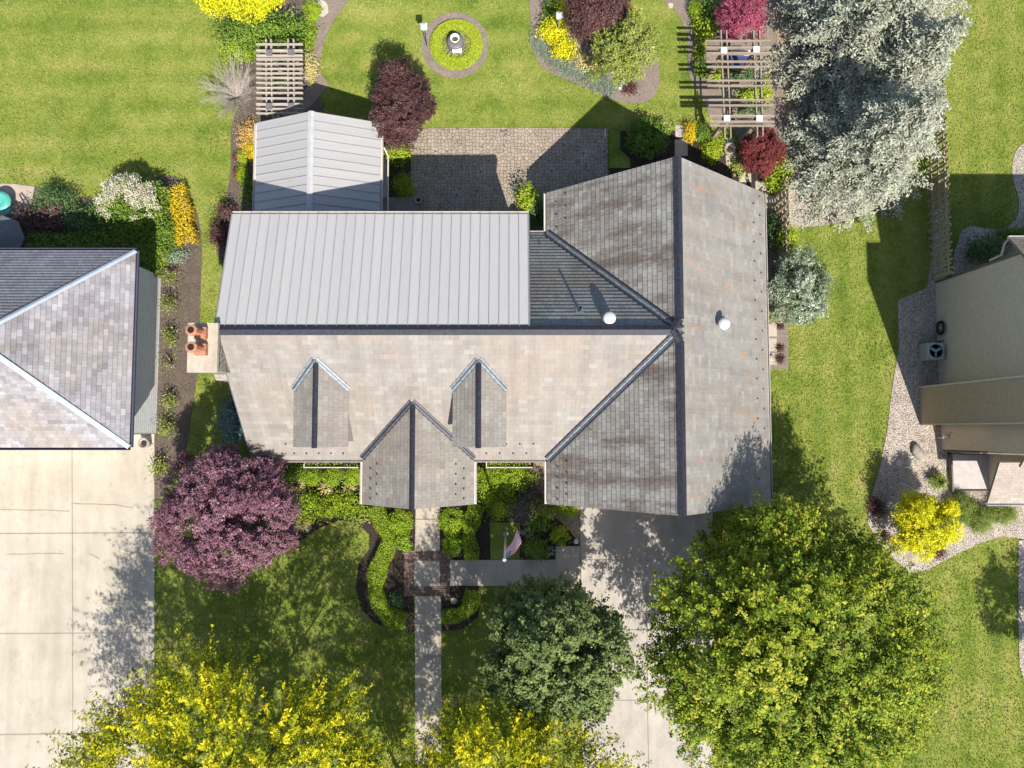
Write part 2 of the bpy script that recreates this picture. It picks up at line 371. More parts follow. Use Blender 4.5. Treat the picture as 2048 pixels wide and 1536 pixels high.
M['flash'] = plain('lead_flashing', (.21,.26,.29), .45, .5, var=.5, scale=7)
M['valley'] = plain('valley_metal', (.085,.088,.10), .45, .5, var=.5, scale=7)
M['white'] = plain('white_paint', (.50,.50,.50), .5)
M['guard'] = plain('snow_guard_iron', (.03,.03,.03), .5)
M['gutter'] = plain('gutter_paint', (.50,.46,.42), .5)
M['stucco'] = plain('stucco_wall', (.42,.37,.31), .9, .1, bump=.01)
M['stonewall'] = m_stone('chimney_stone', (.20,.18,.16), (.42,.38,.34), 4.5)
M['stonecap'] = m_concrete('chimney_cap_stone', (.34,.29,.22), (.50,.44,.36), scale=2.5)
M['terra'] = plain('terracotta', (.40,.175,.10), .75, .2, var=.25, scale=6)
M['sootblack'] = plain('flue_black', (.012,.010,.012), .9)
M['glass'] = plain('window_glass', (.04,.05,.06), .08, .6)
M['wood_grey'] = m_wood('weathered_timber', (.30,.245,.195))
M['wood_pale'] = m_wood('pale_timber', (.42,.37,.32))
M['wood_fence'] = m_wood('fence_timber', (.40,.34,.24), 'y')
M['wood_deck'] = m_wood('deck_boards', (.26,.24,.23), 'y')
M['caps_w'] = plain('post_cap_white', (.60,.60,.66), .5)
M['caps_d'] = plain('post_cap_dark', (.14,.13,.14), .5)
M['bark'] = plain('bark', (.14,.105,.08), .95, .1, var=.4, scale=8, bump=.02)
M['twig'] = plain('dry_twig', (.36,.32,.28), .9, .1, var=.25, scale=8)
M['siding'] = m_siding('beige_siding', (.58,.50,.395))
M['siding_br'] = m_siding('brown_siding', (.42,.32,.22), .14)
M['trimbr'] = plain('brown_trim', (.14,.115,.095), .6)
M['acmetal'] = plain('unit_metal', (.34,.38,.38), .45)
M['black'] = plain('black_plastic', (.02,.02,.022), .5)
M['teal'] = plain('teal_plastic', (.09,.40,.33), .35)
M['canvas'] = plain('grey_canvas', (.12,.13,.14), .9)
M['rock'] = plain('boulder_stone', (.34,.30,.26), .9, .2, var=.35, scale=4, bump=.03)
M['flag'] = [plain('flag_red', (.42,.02,.035), .8), plain('flag_white', (.68,.68,.70), .8), plain('flag_blue', (.03,.045,.19), .8)]
M['pole'] = plain('pole_white', (.50,.52,.52), .35)
M['lean'] = plain('lean_to_metal', (.42,.44,.48), .4)
M['tan'] = m_concrete('tan_gravel_pad', (.33,.26,.20), (.45,.38,.31), scale=3)
M['blue'] = plain('blue_fabric', (.03,.045,.14), .8)
L = {}
def leafmat(k, cols, **kw): L[k] = m_leaf('foliage_' + k, cols, **kw)
leafmat('maple', [(.028,.065,.010),(.085,.145,.015),(.19,.26,.02),(.34,.37,.03),(.48,.42,.06)])
leafmat('oak', [(.045,.075,.025),(.10,.15,.045),(.19,.24,.075),(.29,.33,.11)])
leafmat('locust', [(.09,.13,.010),(.26,.30,.012),(.55,.52,.012),(.80,.66,.02)], trans=.2)
leafmat('plum', [(.10,.04,.06),(.20,.09,.125),(.33,.18,.225),(.46,.31,.34)], trans=.2)
leafmat('smoke', [(.035,.016,.019),(.075,.034,.036),(.135,.068,.066),(.21,.13,.115)], trans=.2)
leafmat('spruce', [(.075,.07,.045),(.185,.20,.145),(.36,.375,.295),(.53,.54,.43)], trans=.08)
leafmat('magnolia', [(0.078,0.124,0.0195), (0.182,0.227,0.039), (0.299,0.338,0.078), (0.416,0.416,0.156)])
leafmat('green', [(.035,.085,.015),(.09,.17,.02),(.18,.27,.04),(.28,.35,.06)])
leafmat('dark', [(.035,.08,.03),(.08,.15,.05),(.15,.23,.08)])
leafmat('lime', [(0.091,0.169,0.0104), (0.195,0.286,0.0156), (0.338,0.403,0.026), (0.442,0.468,0.052)])
leafmat('box', [(.07,.14,.010),(.17,.27,.016),(.30,.41,.025),(.42,.50,.05)])
leafmat('gold', [(.20,.24,.01),(.45,.46,.012),(.68,.62,.015),(.80,.68,.02)])
leafmat('goldorange', [(.34,.26,.01),(.62,.48,.015),(.72,.42,.03)])
leafmat('peach', [(0.39,0.182,0.039), (0.62,0.39,0.13), (0.62,0.52,0.234)])
leafmat('pinkm', [(0.13,0.026,0.0455), (0.286,0.0585,0.104), (0.468,0.117,0.195), (0.546,0.221,0.26)], trans=.25)
leafmat('redm', [(0.091,0.0234,0.0234), (0.195,0.0455,0.0455), (0.325,0.091,0.091)], trans=.25)
leafmat('varieg', [(.05,.08,.035),(.10,.15,.065),(.18,.24,.13),(.30,.34,.25),(.85,.85,.85)], trans=.1)
leafmat('bluey', [(0.0715,0.13,0.117), (0.13,0.208,0.195), (0.221,0.325,0.312)], trans=.1)
leafmat('hydr', [(.52,.48,.36),(.66,.62,.50),(.74,.71,.62)], trans=.2)
leafmat('bluegrass', [(0.156,0.208,0.156), (0.26,0.325,0.247), (0.377,0.429,0.351)])
leafmat('straw', [(0.39,0.312,0.091), (0.585,0.494,0.195), (0.62,0.611,0.351)])
leafmat('juniper', [(.09,.14,.02),(.19,.25,.045),(.28,.32,.08)])
leafmat('purpflow', [(.06,.10,.03),(.12,.13,.07),(.25,.17,.19),(.44,.32,.38)])
leafmat('burg', [(0.0455,0.0156,0.0195), (0.104,0.039,0.039), (0.156,0.0715,0.065)])

# ------------------------------------------------------------ foliage generators
def rdirs(n):
    v = rng.normal(size=(n, 3)); return v / np.linalg.norm(v, axis=1, keepdims=True)
def leaf_quads(C, Nn, Ln, Wd, D=None):
    "C centres, Nn normals -> 4-vertex leaves"
    n = len(C)
    if D is None: D = rdirs(n)
    T = D - (D * Nn).sum(1, keepdims=True) * Nn; T /= (np.linalg.norm(T, axis=1, keepdims=True) + 1e-9)
    B = np.cross(Nn, T)
    Ln = np.broadcast_to(np.asarray(Ln, float), (n,))[:, None]; Wd = np.broadcast_to(np.asarray(Wd, float), (n,))[:, None]
    V = np.empty((n, 4, 3))
    V[:, 0] = C - T * Ln / 2; V[:, 1] = C + B * Wd / 2 + T * Ln * .05 + Nn * Wd * .12
    V[:, 2] = C + T * Ln / 2; V[:, 3] = C - B * Wd / 2 + T * Ln * .05 + Nn * Wd * .12
    return V
class Leaves:
    def __init__(s): s.V = []; s.T = []
    def add(s, V, t): s.V.append(V); s.T.append(np.clip(t, 0, 1))
    def build(s, name, m, parent=None):
        V = np.concatenate(s.V); T = np.concatenate(s.T); n = len(V)
        return raw(name, V.reshape(-1, 3), np.arange(n * 4).reshape(n, 4), m, parent, tint=T)
def lobes_on(c, rad, nl, low=-.25, jit=.12):
    "lobe centres spread over a rough ellipsoid"
    i = np.arange(nl) + .5; z = 1 - (1 - low) * i / nl; ph = i * 2.39996 + rng.uniform(0, 6)
    r = np.sqrt(np.clip(1 - z * z, 0, 1)); d = np.stack([r * np.cos(ph), r * np.sin(ph), z], 1)
    d += rng.normal(size=d.shape) * jit; d /= np.linalg.norm(d, axis=1, keepdims=True)
    return d
def crown(lv, c, rad, nl,  lobe_r, ncl, cl_r, nleaf, size, tlo=.2, thi=.7, low=-.3, updir=.55, irr=.14, topgold=0, asp=.62, flat=.7, rad_dir=.8, shoot=.3):
    c = np.array(c, float); rad = np.array(rad, float); ncl = int(ncl * 2.3); nleaf = nleaf * 3.0
    d = lobes_on(c, rad, nl, low); sc = 1 + rng.normal(size=nl) * irr
    LC = c + d * rad * (sc[:, None]) * (1 - .75 * lobe_r / rad.mean())
    nin = nl // 3
    LC = np.concatenate([LC, c + rdirs(nin) * rad * rng.uniform(.15, .55, (nin, 1))]); d = np.concatenate([d, rdirs(nin)])
    for lc, dd in zip(LC, d):
        lt = rng.uniform(-.12, .12); lr = lobe_r * rng.uniform(.7, 1.25)
        q = rdirs(ncl); keep = (q @ dd > -.45) | (q[:, 2] > .2); q = q[keep]
        CC = lc + q * lr * rng.uniform(.65, 1.05, (len(q), 1)) * np.array([1, 1, .85])
        for cc, qq in zip(CC, q):
            k = max(3, int(nleaf * rng.uniform(.6, 1.4)))
            sdv = dd * np.array([1, 1, .6]) + qq * .7 + np.array([0, 0, .2]); sdv /= np.linalg.norm(sdv); u_ = rng.uniform(-.25, 1, k)
            off = rng.normal(size=(k, 3)) * (cl_r * .42 * (1.1 - .5 * np.clip(u_, 0, 1)))[:, None] * np.array([1, 1, flat]) + sdv * (u_ * shoot * rng.uniform(.6, 1.3))[:, None]
            Nn = rdirs(k) * .75 + np.array([0, 0, 1]) * updir + (dd * .5 + qq * .4); Nn /= np.linalg.norm(Nn, axis=1, keepdims=True)
            S = size * .72 * np.exp(rng.normal(size=k) * .32); DD = dd * np.array([1,1,.3]) * rad_dir + rdirs(k)
            t = tlo + (thi - tlo) * rng.uniform(0, 1) * .6 + lt + rng.normal(size=k) * .13 + (thi - tlo) * .25
            if topgold: t = t + topgold * (qq[2] * .5 + rng.uniform(-.35, .35) + (u_ - .4) * .5)
            lv.add(leaf_quads(cc + off, Nn, S, S * asp, DD), t)
def trunk_limbs(parent, base, top, r0, nl, reach, z0f=.3, name='trunk'):
    b = MB(); base = np.array(base, float); top = np.array(top, float); h = top[2] - base[2]
    pts = [base + (top - base) * t + np.array([math.sin(t*5)*.06*h*.3, math.cos(t*4)*.04*h*.3, 0]) for t in np.linspace(0, 1, 7)]
    b.tube(pts, [r0 * (1.25 if i == 0 else 1) * (1 - .85 * i / 6) for i in range(7)], 10)
    tr = b.build(name, M['bark'], parent, True)
    b = MB()
    for i in range(nl):
        t = z0f + (1 - z0f) * (i + .3) / nl * .9; a = i * 2.4 + .6; p0 = base + (top - base) * t
        ln = reach * (1.05 - .55 * t); dr = np.array([math.cos(a), math.sin(a), .55])
        p1 = p0 + dr * ln * .45; p2 = p0 + dr * ln * np.array([.95, .95, 1.0]); rr = r0 * .45 * (1.1 - t)
        b.tube([p0, p1, p2], [rr, rr * .65, rr * .25], 6)
        for k in (-1, 1):
            a2 = a + k * .6; q = p1 + np.array([math.cos(a2), math.sin(a2), .5]) * ln * .5
            b.tube([p1, (p1 + q) / 2 + [0, 0, .1], q], [rr * .5, rr * .35, rr * .12], 5)
    b.build('limbs', M['bark'], parent, True)
    return tr
def tree(name, label, cat, px, py, rpx, hc, rz, m, *, ry=None, group=None, nl=26, lobe=.32, ncl=22, clr=.45, nleaf=10, size=.15, htop=None, trunk_r=.16, z_base=0, **kw):
    c = P(px, py, hc); r = rpx * SC(hc); r2 = (ry or rpx) * SC(hc)
    base = np.array([c[0], c[1], z_base]); t = thing(name, label, cat, base, group=group)
    lv = Leaves(); crown(lv, c, (r, r2, rz), nl, lobe * (r + r2) / 2, ncl, clr, nleaf, size, **kw)
    lv.build('crown', L[m], t)
    trunk_limbs(t, base, c + np.array([0, 0, rz * .5]), trunk_r, 7, r * .8)
    return t
def shrub(name, label, px, py, rpx, h, m, *, ry=None, cat='shrub', group=None, size=.09, dens=1.0, z0=0.0, lumpy=.12, asp=.6, tl=(.1,.9), stems=True, rot=0.0, up=.5):
    "leafy mound; pixel centre measured at half height"
    if name in ('boxwood', 'round_shrub'): lumpy = .05
    c = P(px, py, z0 + h * .45); r = rpx * SC(h * .5); r2 = (ry or rpx) * SC(h * .5)
    base = np.array([c[0], c[1], z0]); t = thing(name, label, cat, base, group=group)
    area = math.pi * r * r2 + math.pi * (r + r2) * h * .7; n = int(dens * area * 3.0 / (size * size * asp)); n = max(60, min(n, 26000))
    ncs = max(12, int(area * 16 / max(.6, size * 10))); qc = rdirs(ncs); qc[:, 2] = np.abs(qc[:, 2]) * 1.1 - .15; ci = rng.integers(0, ncs, n)
    amp = (1 + rng.normal(size=ncs) * (.05 + lumpy * .55) * (.3 if lumpy < .06 else 1)) ; spread = .085 / max(.25, math.sqrt(r * r2))
    q = qc[ci] + rng.normal(size=(n, 3)) * spread * (1.0 if lumpy < .06 else 1 + 2.2 * size / .1 * .35)
    nlp = max(4, int(area * 1.6)); LD = lobes_on(c, None, nlp, -.1)
    li = np.argmax(q @ LD.T, axis=1); ang = (q * LD[li]).sum(1); bumpy = 1 + lumpy * (np.clip(ang, .6, 1) - .85) * 3.2 + rng.normal(size=nlp)[li] * lumpy * .5
    sh = rng.uniform(.45, 1.04, n) ** .6
    C = np.stack([q[:, 0] * r, q[:, 1] * r2, h * .42 + q[:, 2] * h * .55], 1) * (bumpy * sh * amp[ci])[:, None]
    if rot:
        ca, sa = math.cos(rot), math.sin(rot); C[:, :2] = C[:, :2] @ np.array([[ca, sa], [-sa, ca]])
    C[:, 2] = np.clip(C[:, 2], .03, None); C += base
    Nn = rdirs(n) * .7 + q * .6 + np.array([0, 0, up]); Nn /= np.linalg.norm(Nn, axis=1, keepdims=True)
    S = size * rng.uniform(.7, 1.35, n); lt = rng.uniform(-.12, .12, nlp)[li] + rng.uniform(-.16, .16, ncs)[ci]
    lv = Leaves(); lv.add(leaf_quads(C, Nn, S, S * asp), rng.uniform(tl[0], tl[1], n) * .7 + .15 + lt); lv.build('foliage', L[m], t)
    if stems:
        b = MB()
        for i in range(6):
            a = i * 1.05 + random.random(); b.tube([base, base + [math.cos(a)*r*.25, math.sin(a)*r2*.25, h*.4], base + [math.cos(a)*r*.6, math.sin(a)*r2*.6, h*.75]], [.02, .014, .006], 5)
        b.build('stems', M['bark'], t)
    return t
def grass_clump(name, label, px, py, rpx, h, m, n=260, group=None, wd=.018, cat='grass clump', spread=1.0):
    base = P(px, py, 0); r = rpx * SC(h * .6); t = thing(name, label, cat, base, group=group)
    a = rng.uniform(0, 6.28, n); el = rng.uniform(.25, 1, n) * spread; V = []; T = []
    dx = np.stack([np.cos(a), np.sin(a), np.zeros(n)], 1); sd = np.stack([-np.sin(a), np.cos(a), np.zeros(n)], 1)
    p0 = base + dx * r * .12 * rng.uniform(0, 1, (n, 1)); p1 = base + dx * (r * .55 * el)[:, None] + np.array([0, 0, 1]) * (h * rng.uniform(.7, 1, n))[:, None]
    p2 = base + dx * (r * 1.05 * el)[:, None] + np.array([0, 0, 1]) * (h * rng.uniform(.35, .9, n))[:, None]
    W = wd * rng.uniform(.7, 1.3, n)[:, None]; lv = Leaves(); tt = rng.uniform(0, 1, n)
    A = np.stack([p0 - sd*W*.6, p0 + sd*W*.6, p1 + sd*W, p1 - sd*W], 1); B = np.stack([p1 - sd*W, p1 + sd*W, p2 + sd*W*.3, p2 - sd*W*.3], 1)
    lv.add(A, tt); lv.add(B, tt); lv.build('blades', L[m], t)
    lv = Leaves(); k = 30; q = rdirs(k); lv.add(leaf_quads(base + q*.06*np.array([1,1,.4]) + [0,0,.05], q, .09, .03), rng.uniform(0,.4,k)); lv.build('crown_base', L[m], t)
    return t
def hedge(name, label, pts, wpx, h, m, group=None, size=.06, dens=1.0, cat='hedge'):
    "clipped hedge along a pixel path (pixels measured at its top)"
    wp = smooth_line([P(x, y, h)[:2] for x, y in pts], 8); wp = np.array(wp); seg = np.linalg.norm(np.diff(wp, axis=0), axis=1); cum = np.concatenate([[0], np.cumsum(seg)]); Ltot = cum[-1]
    wd = wpx * SC(h); base = np.array([wp[len(wp)//2][0], wp[len(wp)//2][1], 0]); t = thing(name, label, cat, base, group=group)
    n = int(dens * Ltot * (wd + 2 * h) * 2.2 / (size * size * .6)); s = rng.uniform(-wd*.2, Ltot + wd*.2, n); ss = np.clip(s, 0, Ltot)
    ci = np.stack([np.interp(ss, cum, wp[:, i]) for i in (0, 1)], 1); c2 = np.stack([np.interp(np.clip(ss + .05, 0, Ltot + .0), cum, wp[:, i]) - np.interp(np.clip(ss - .05, 0, Ltot), cum, wp[:, i]) for i in (0, 1)], 1)
    c2 /= (np.linalg.norm(c2, axis=1, keepdims=True) + 1e-9); nr = np.stack([-c2[:, 1], c2[:, 0]], 1); ci = ci + c2 * (s - ss)[:, None]
    u = rng.uniform(0, 1, n) * (wd + 1.6 * h) - .8 * h; top = (u > 0) & (u < wd)
    lat = np.where(top, u - wd / 2, np.where(u <= 0, -wd / 2, wd / 2)); z = np.where(top, h, np.where(u <= 0, h + u / .8 , h - (u - wd) / .8))
    wob = .04 * np.sin(s * 5 + rng.uniform(0, 6)) + .05 * np.sin(s * 2.1 + 1)
    rnd = np.abs(lat) / (wd / 2); z = z - np.where(top, .14 * wd * rnd ** 4, 0) ; lat = lat + wob * np.sign(lat) * rnd
    C = np.stack([ci[:, 0] + nr[:, 0] * lat, ci[:, 1] + nr[:, 1] * lat, np.clip(z, .03, None)], 1) + rng.normal(size=(n, 3)) * size * .55
    C[:, 2] -= rng.exponential(.05, n)
    Nn = rdirs(n) * .75 + np.where(top[:, None], np.array([0, 0, 1.]), np.concatenate([nr * np.sign(lat)[:, None], np.zeros((n, 1)) + .2], 1)); Nn /= np.linalg.norm(Nn, axis=1, keepdims=True)
    S = size * rng.uniform(.7, 1.4, n); lv = Leaves(); lv.add(leaf_quads(C, Nn, S, S * .6), rng.uniform(.1, .9, n)); lv.build('foliage', L[m], t)
    b = MB()
    for i in range(0, len(wp) - 1, 3): b.tube([(wp[i][0], wp[i][1], 0), (wp[i][0]+.04, wp[i][1], h*.8)], [.025, .01], 5)
    b.build('stems', M['bark'], t)
    return t
def spruce(name, label, px, py, r, h, seedrot=0.0, dens=1.0):
    base = P(px, py, 0); t = thing(name, label, 'tree', base); lv = Leaves(); bm_ = MB()
    bm_.tube([base, base + [0, 0, h * .5], base + [0, 0, h]], [.24, .13, .02], 10); bm_.build('trunk', M['bark'], t, True)
    bb = MB(); z = .5
    while z < h - .15:
        f = z / h; Lb = r * (1 - f) ** .82 + .12; nb = int(9 + 4 * (1 - f)); a0 = rng.uniform(0, 6.28)
        for i in range(nb):
            a = a0 + 6.283 * i / nb + rng.normal() * .16; lb = Lb * rng.uniform(.62, 1.16)
            if rng.uniform() < .06: continue
            dr = np.array([math.cos(a), math.sin(a), 0]); sd = np.array([-dr[1], dr[0], 0]); zb = z + rng.normal() * .1
            f0 = lambda u: base + dr * lb * u + np.array([0, 0, zb - .22 * lb * u * u + .10 * lb * u ** 3])
            if lb > .8 and rng.uniform() < .5: bb.tube([f0(0), f0(.5), f0(1)], [.03, .02, .008], 4)
            ns = max(4, int(lb / .16))
            for k in range(ns):
                u = (k + .5) / ns; u = .12 + .88 * u
                if u < .3 and f < .75: continue
                tw = (.16 + .62 * lb * (1 - u) * .55) * rng.uniform(.7, 1.15)
                for sgn in (-1, 1):
                    if rng.uniform() < .07: continue
                    d2 = dr * .62 + sd * sgn * .78 + np.array([0, 0, rng.normal() * .12]); d2 /= np.linalg.norm(d2)
                    m_ = max(2, int(dens * tw / .085)); v = (np.arange(m_) + rng.uniform(.1, .9, m_)) / m_
                    C = f0(u) + d2 * (tw * v)[:, None] + rng.normal(size=(m_, 3)) * .045
                    D = d2 + rng.normal(size=(m_, 3)) * .5; Nn = rdirs(m_) * .55 + np.array([0, 0, 1.0]) + dr * .25; Nn /= np.linalg.norm(Nn, axis=1, keepdims=True)
                    lv.add(leaf_quads(C, Nn, rng.uniform(.13, .24, m_), rng.uniform(.05, .085, m_), D), .22 + .3 * v + .22 * u + rng.normal(size=m_) * .12)
            m_ = 6; C = f0(.93) + rng.normal(size=(m_, 3)) * .07; Nn = rdirs(m_) * .5 + [0, 0, 1.]; Nn /= np.linalg.norm(Nn, axis=1, keepdims=True)
            lv.add(leaf_quads(C, Nn, .18, .07, dr + rng.normal(size=(m_, 3)) * .4), .75 + rng.normal(size=m_) * .1)
        z += .30 + .10 * (1 - f)
    lv.build('crown', L['spruce'], t); bb.build('branches', M['twig'], t)
    return t

# ------------------------------------------------------------ setting: ground, drives, beds
def struct(o): o['kind'] = 'structure'; return o
_zc = [0]; NOGRASS = []
def sheet(name, pts, z, m, sm=0, tagk=True, edge=None):
    _zc[0] += 1; z += _zc[0] * .0011
    q = [P(x, y, 0)[:2] for x, y in pts]
    if sm: q = smooth_poly(q, sm)
    if not name.startswith('lawn'): NOGRASS.append(np.array([v[:2] for v in q]))
    b = MB(); n = len(q)
    b.add([(p[0], p[1], z) for p in q] + [(p[0], p[1], -.05) for p in q], [tuple(range(n))] + [(i, n+i, n+(i+1)%n, (i+1)%n) for i in range(n)])
    o = b.build(name, m); return struct(o) if tagk else o
G = 300
ground = raw('lawn', [(-G,-G,0),(G,-G,0),(G,G,0),(-G,G,0)], [(0,1,2,3)], M['lawn']); struct(ground)
sheet('driveway_left', [(-500,893),(309,868),(309,1900),(-500,1900)], .02, M['conc_warm'])
sheet('driveway_front', [(1160,1000),(1425,1000),(1425,1900),(1168,1900)], .02, M['conc'])
def joints(name, segs, z, wd=.016, m='joint', px=True):
    z += .035
    b = MB()
    for pts in segs:
        w_ = [P(x, y, 0)[:2] for x, y in pts]
        for a, c in zip(w_[:-1], w_[1:]): b.bar((*a, z - .003), (*c, z - .003), wd * random.uniform(.8, 1.2), .008)
    return struct(b.build(name, M[m]))
joints('driveway_joints', [[(145,900),(147,1536),(148,1700)], [(-50,1068),(309,1066)], [(-50,1268),(309,1266)], [(-50,1470),(309,1466)],
    [(1292,1010),(1293,1120),(1295,1400),(1300,1700)], [(1160,1120),(1425,1120)], [(1165,1260),(1425,1260)], [(1168,1401),(1425,1401)], [(1162,1180),(1162,1120)], [(1168,1545),(1425,1545)]], .024)
def crack(pts):
    out = []
    for a, b_ in zip(pts[:-1], pts[1:]):
        for k in range(5): out.append((a[0]+(b_[0]-a[0])*k/5+random.uniform(-1,1), a[1]+(b_[1]-a[1])*k/5+random.uniform(-.8,.8)))
    return out + [pts[-1]]
joints('driveway_cracks', [crack([(-10,1019),(90,1021),(140,1023)]), crack([(148,1008),(230,1010),(268,1016)]), crack([(14,1110),(80,1107),(130,1108)]), crack([(178,1108),(200,1118)])], .024, .012, 'crack')
# walks
sheet('front_walk', [(832,1000),(880,1000),(880,1101),(830,1101)], .05, M['walk'])
sheet('front_walk', [(830,1192),(882,1192),(885,1750),(831,1750)], .05, M['walk'])
sheet('side_walk', [(900,1120),(1111,1119),(1111,1092),(1159.5,1092),(1161,1182),(1111,1182),(1111,1171),(900,1171)], .05, M['walk'])
sheet('brick_plaza', [(809,1101),(900,1101),(900,1192),(809,1192)], .045, M['brick'])
sheet('plaza_slab', [(829,1121),(880,1121),(880,1172),(829,1172)], .056, M['walk'])
joints('walk_joints', [[(832,1039),(880,1039)], [(830,1253),(882,1253)], [(830,1312),(883,1312)], [(831,1371),(883,1371)], [(831,1430),(884,1430)], [(831,1490),(884,1490)],
    [(954,1120),(954,1171)], [(1007,1120),(1007,1171)], [(1060,1120),(1060,1171)], [(1111,1119),(1111,1182)], [(1111,1144),(1161,1144)]], .054, .016)
# beds
sheet('mulch_bed_left', [(66,372),(120,392),(220,392),(290,362),(345,352),(372,382),(397,435),(404,500),(402,560),(400,640),(396,740),(384,820),(372,900),(345,950),(311,1000),(309,870),(300,560),(200,520),(40,520),(40,430)], .008, M['mulch_l'], 4)
sheet('mulch_bed_pavilion', [(420,-30),(440,60),(455,110),(480,140),(478,200),(462,260),(462,330),(452,400),(438,470),(440,520),(520,520),(640,240),(640,200),(628,130),(600,60),(640,-30)], .012, M['mulch_l'], 4)
sheet('mulch_bed_front', [(490,925),(1158,925),(1158,1119),(962,1119),(963,1190),(956,1235),(925,1258),(884,1262),(884,1192),(828,1192),(828,1264),(790,1262),(750,1246),(722,1218),(712,1175),(716,1130),(738,1098),(738,1070),(716,1046),(680,1040),(640,1056),(585,1092),(540,1120),(470,1100),(420,1040),(440,960)], .008, M['mulch'], 0)
sheet('lawn_patch_flagpole', [(980,1045),(1040,1045),(1039,1119),(981,1119)], .016, M['lawn'])
sheet('wood_chip_patch', [(1040,925),(1095,925),(1095,1010),(1158,1010),(1158,1085),(1130,1050),(1060,1000),(1045,960)], .014, M['chips'])
sheet('soil_bed_island', [(1062,60),(1064,95),(1085,135),(1135,160),(1195,186),(1240,204),(1290,204),(1314,182),(1319,135),(1308,92),(1285,55),(1250,20),(1240,-60),(1075,-60)], .008, M['soil'], 5)
sheet('round_path', [(912+67*math.cos(a)*1.0-2, 93+66*math.sin(a)-2) for a in np.linspace(0, 6.28, 25)[:-1]], .008, M['soil'], 3)
sheet('garden_path_left', [(720,-40),(690,10),(660,55),(645,100),(640,140),(655,165),(652,178),(600,230),(560,225),(610,180),(628,140),(622,100),(630,60),(620,10),(610,-40)], .016, M['soil'], 5)
sheet('garden_path_right', [(1290,-40),(1345,15),(1372,62),(1376,110),(1378,150),(1400,190),(1425,235),(1470,262),(1490,330),(1530,380),(1600,385),(1600,-60)], .008, M['soil'], 4)
sheet('patio', [(822,262),(866,256),(1040,256),(1215,258),(1215,420),(1090,440),(1090,500),(822,500)], .03, M['cobble'])
sheet('planting_bed_patio', [(764,258),(822,262),(822,500),(764,500)], .014, M['mulch'])
sheet('mulch_bed_wing', [(1219,262),(1348,262),(1440,262),(1500,330),(1576,330),(1576,738),(1525,738),(1219,420)], .010, M['mulch'])
sheet('lawn_patch_wing', [(1219,262),(1240,262),(1240,300),(1260,318),(1260,336),(1219,336)], .016, M['lawn'])
sheet('paved_strip_side', [(1500,380),(1574,400),(1576,600),(1576,738),(1500,740)], .014, M['soil'])
sheet('chip_bed_spruce', [(1576,330),(1640,330),(1790,400),(1700,440),(1640,452),(1578,455)], .010, M['gravel'], 0)
sheet('chip_bed_spruce', [(1576,330),(1540,-60),(1760,-60),(1820,100),(1790,400),(1640,330)], .008, M['chips'])
sheet('gravel_bed_right', [(1795,600),(1880,565),(2150,540),(2150,1085),(2044,1090),(2038,1130),(2036,1240),(2050,1330),(2120,1460),(2090,1200),(2060,1080),(2005,1072),(1960,1086),(1905,1112),(1850,1142),(1820,1146),(1790,1120),(1755,1085),(1735,1045),(1738,1005),(1758,940),(1774,860),(1784,770),(1797,700)], .008, M['gravel'])
sheet('gravel_bed_corner', [(2090,270),(2048,286),(2032,302),(2024,330),(2026,362),(2037,400),(2030,440),(1990,460),(1922,462),(1922,600),(2150,600),(2150,270)], .008, M['gravel'], 3)
sheet('gravel_strip_fence', [(1866,420),(1890,420),(1890,600),(1850,600),(1862,520)], .009, M['gravel'])
sheet('gravel_bed_edge', [(2036,1080),(2200,1080),(2200,1500),(2048,1362),(2038,1330),(2036,1240)], .012, M['gravel'])
sheet('tan_pad', [(-100,366),(30,368),(70,374),(62,420),(40,440),(-100,450)], .014, M['tan'])
# stepping stones
def stone(name, label, px, py, w_, h_, z=.05, m='walk', rnd=True, group=None, cat='stepping stone', rz=0):
    c = P(px, py, 0); a = w_ * SC(0) / 2; b_ = h_ * SC(0) / 2; pts = []
    k = 14 if rnd else 4
    for i in range(k):
        an = 6.283 * i / k + (0 if rnd else math.pi / 4); r = (random.uniform(.88, 1.08) if rnd else 1.414)
        x, y = a * r * math.cos(an), b_ * r * math.sin(an); pts.append((c[0] + x*math.cos(rz) - y*math.sin(rz), c[1] + x*math.sin(rz) + y*math.cos(rz)))
    b = MB().prism(pts, 0, z); mid = b
    o = b.build(name, M[m]); return tag(o, label, cat, group)
stone('stepping_stone', 'large pale tan flagstone at the top of the curved path', 644, 18, 30, 38, .06, 'conc_warm')
for i, (x, y, w_, h_, lb) in enumerate([(1362,263,24,24,'square pale slab in the sun beside the yellow shrub'), (1362,296,26,34,'shaded grey slab beside the north gable of the house'),
    (1457,285,20,20,'small square slab at the south foot of the large pergola'), (1462,318,22,30,'sunlit slab behind the corner of the slate wing'), (1490,356,24,18,'tan slab north of the narrow side fence'),
    (1522,372,24,20,'tan slab at the north end of the narrow side fence'), (1541,404,18,26,'pale slab against the east eave near its north corner'), (1543,660,20,26,'upper square slab in the side strip below the white bush'), (1543,690,20,26,'middle square slab in the side strip beside the lawn'), (1544,718,20,24,'lowest square slab in the side strip, with a pale stone on it')]):
    stone('paving_slab', lb, x, y, w_, h_, .045, 'walk' if i else 'conc', False, 'slabs of the garden side path', 'paving slab')
for x, y, w_, h_, m, lb in [(1776,918,11,12,'rock','small dark brown round stone at the lawn edge of the gravel'), (1797,926,14,14,'stonecap','white round stepping stone between the dark stone and the lawn gravel'), (1828,937,15,12,'stonecap','pale oval stone just below the long boulder'), (1855,938,14,10,'stonecap','pale flat stone right of the oval stone near the grass clump'), (1878,934,9,9,'stonecap','pale square stone beside the porch frame')]:
    stone('stepping_stone', lb, x, y, w_, h_, .05, m, True, 'stepping stones in the river gravel')
stone('utility_cover', 'round pale grey disc lying in the dark mulch by the right curved hedge', 908, 1201, 13, 13, .07, 'stonecap', True, None, 'utility lid')
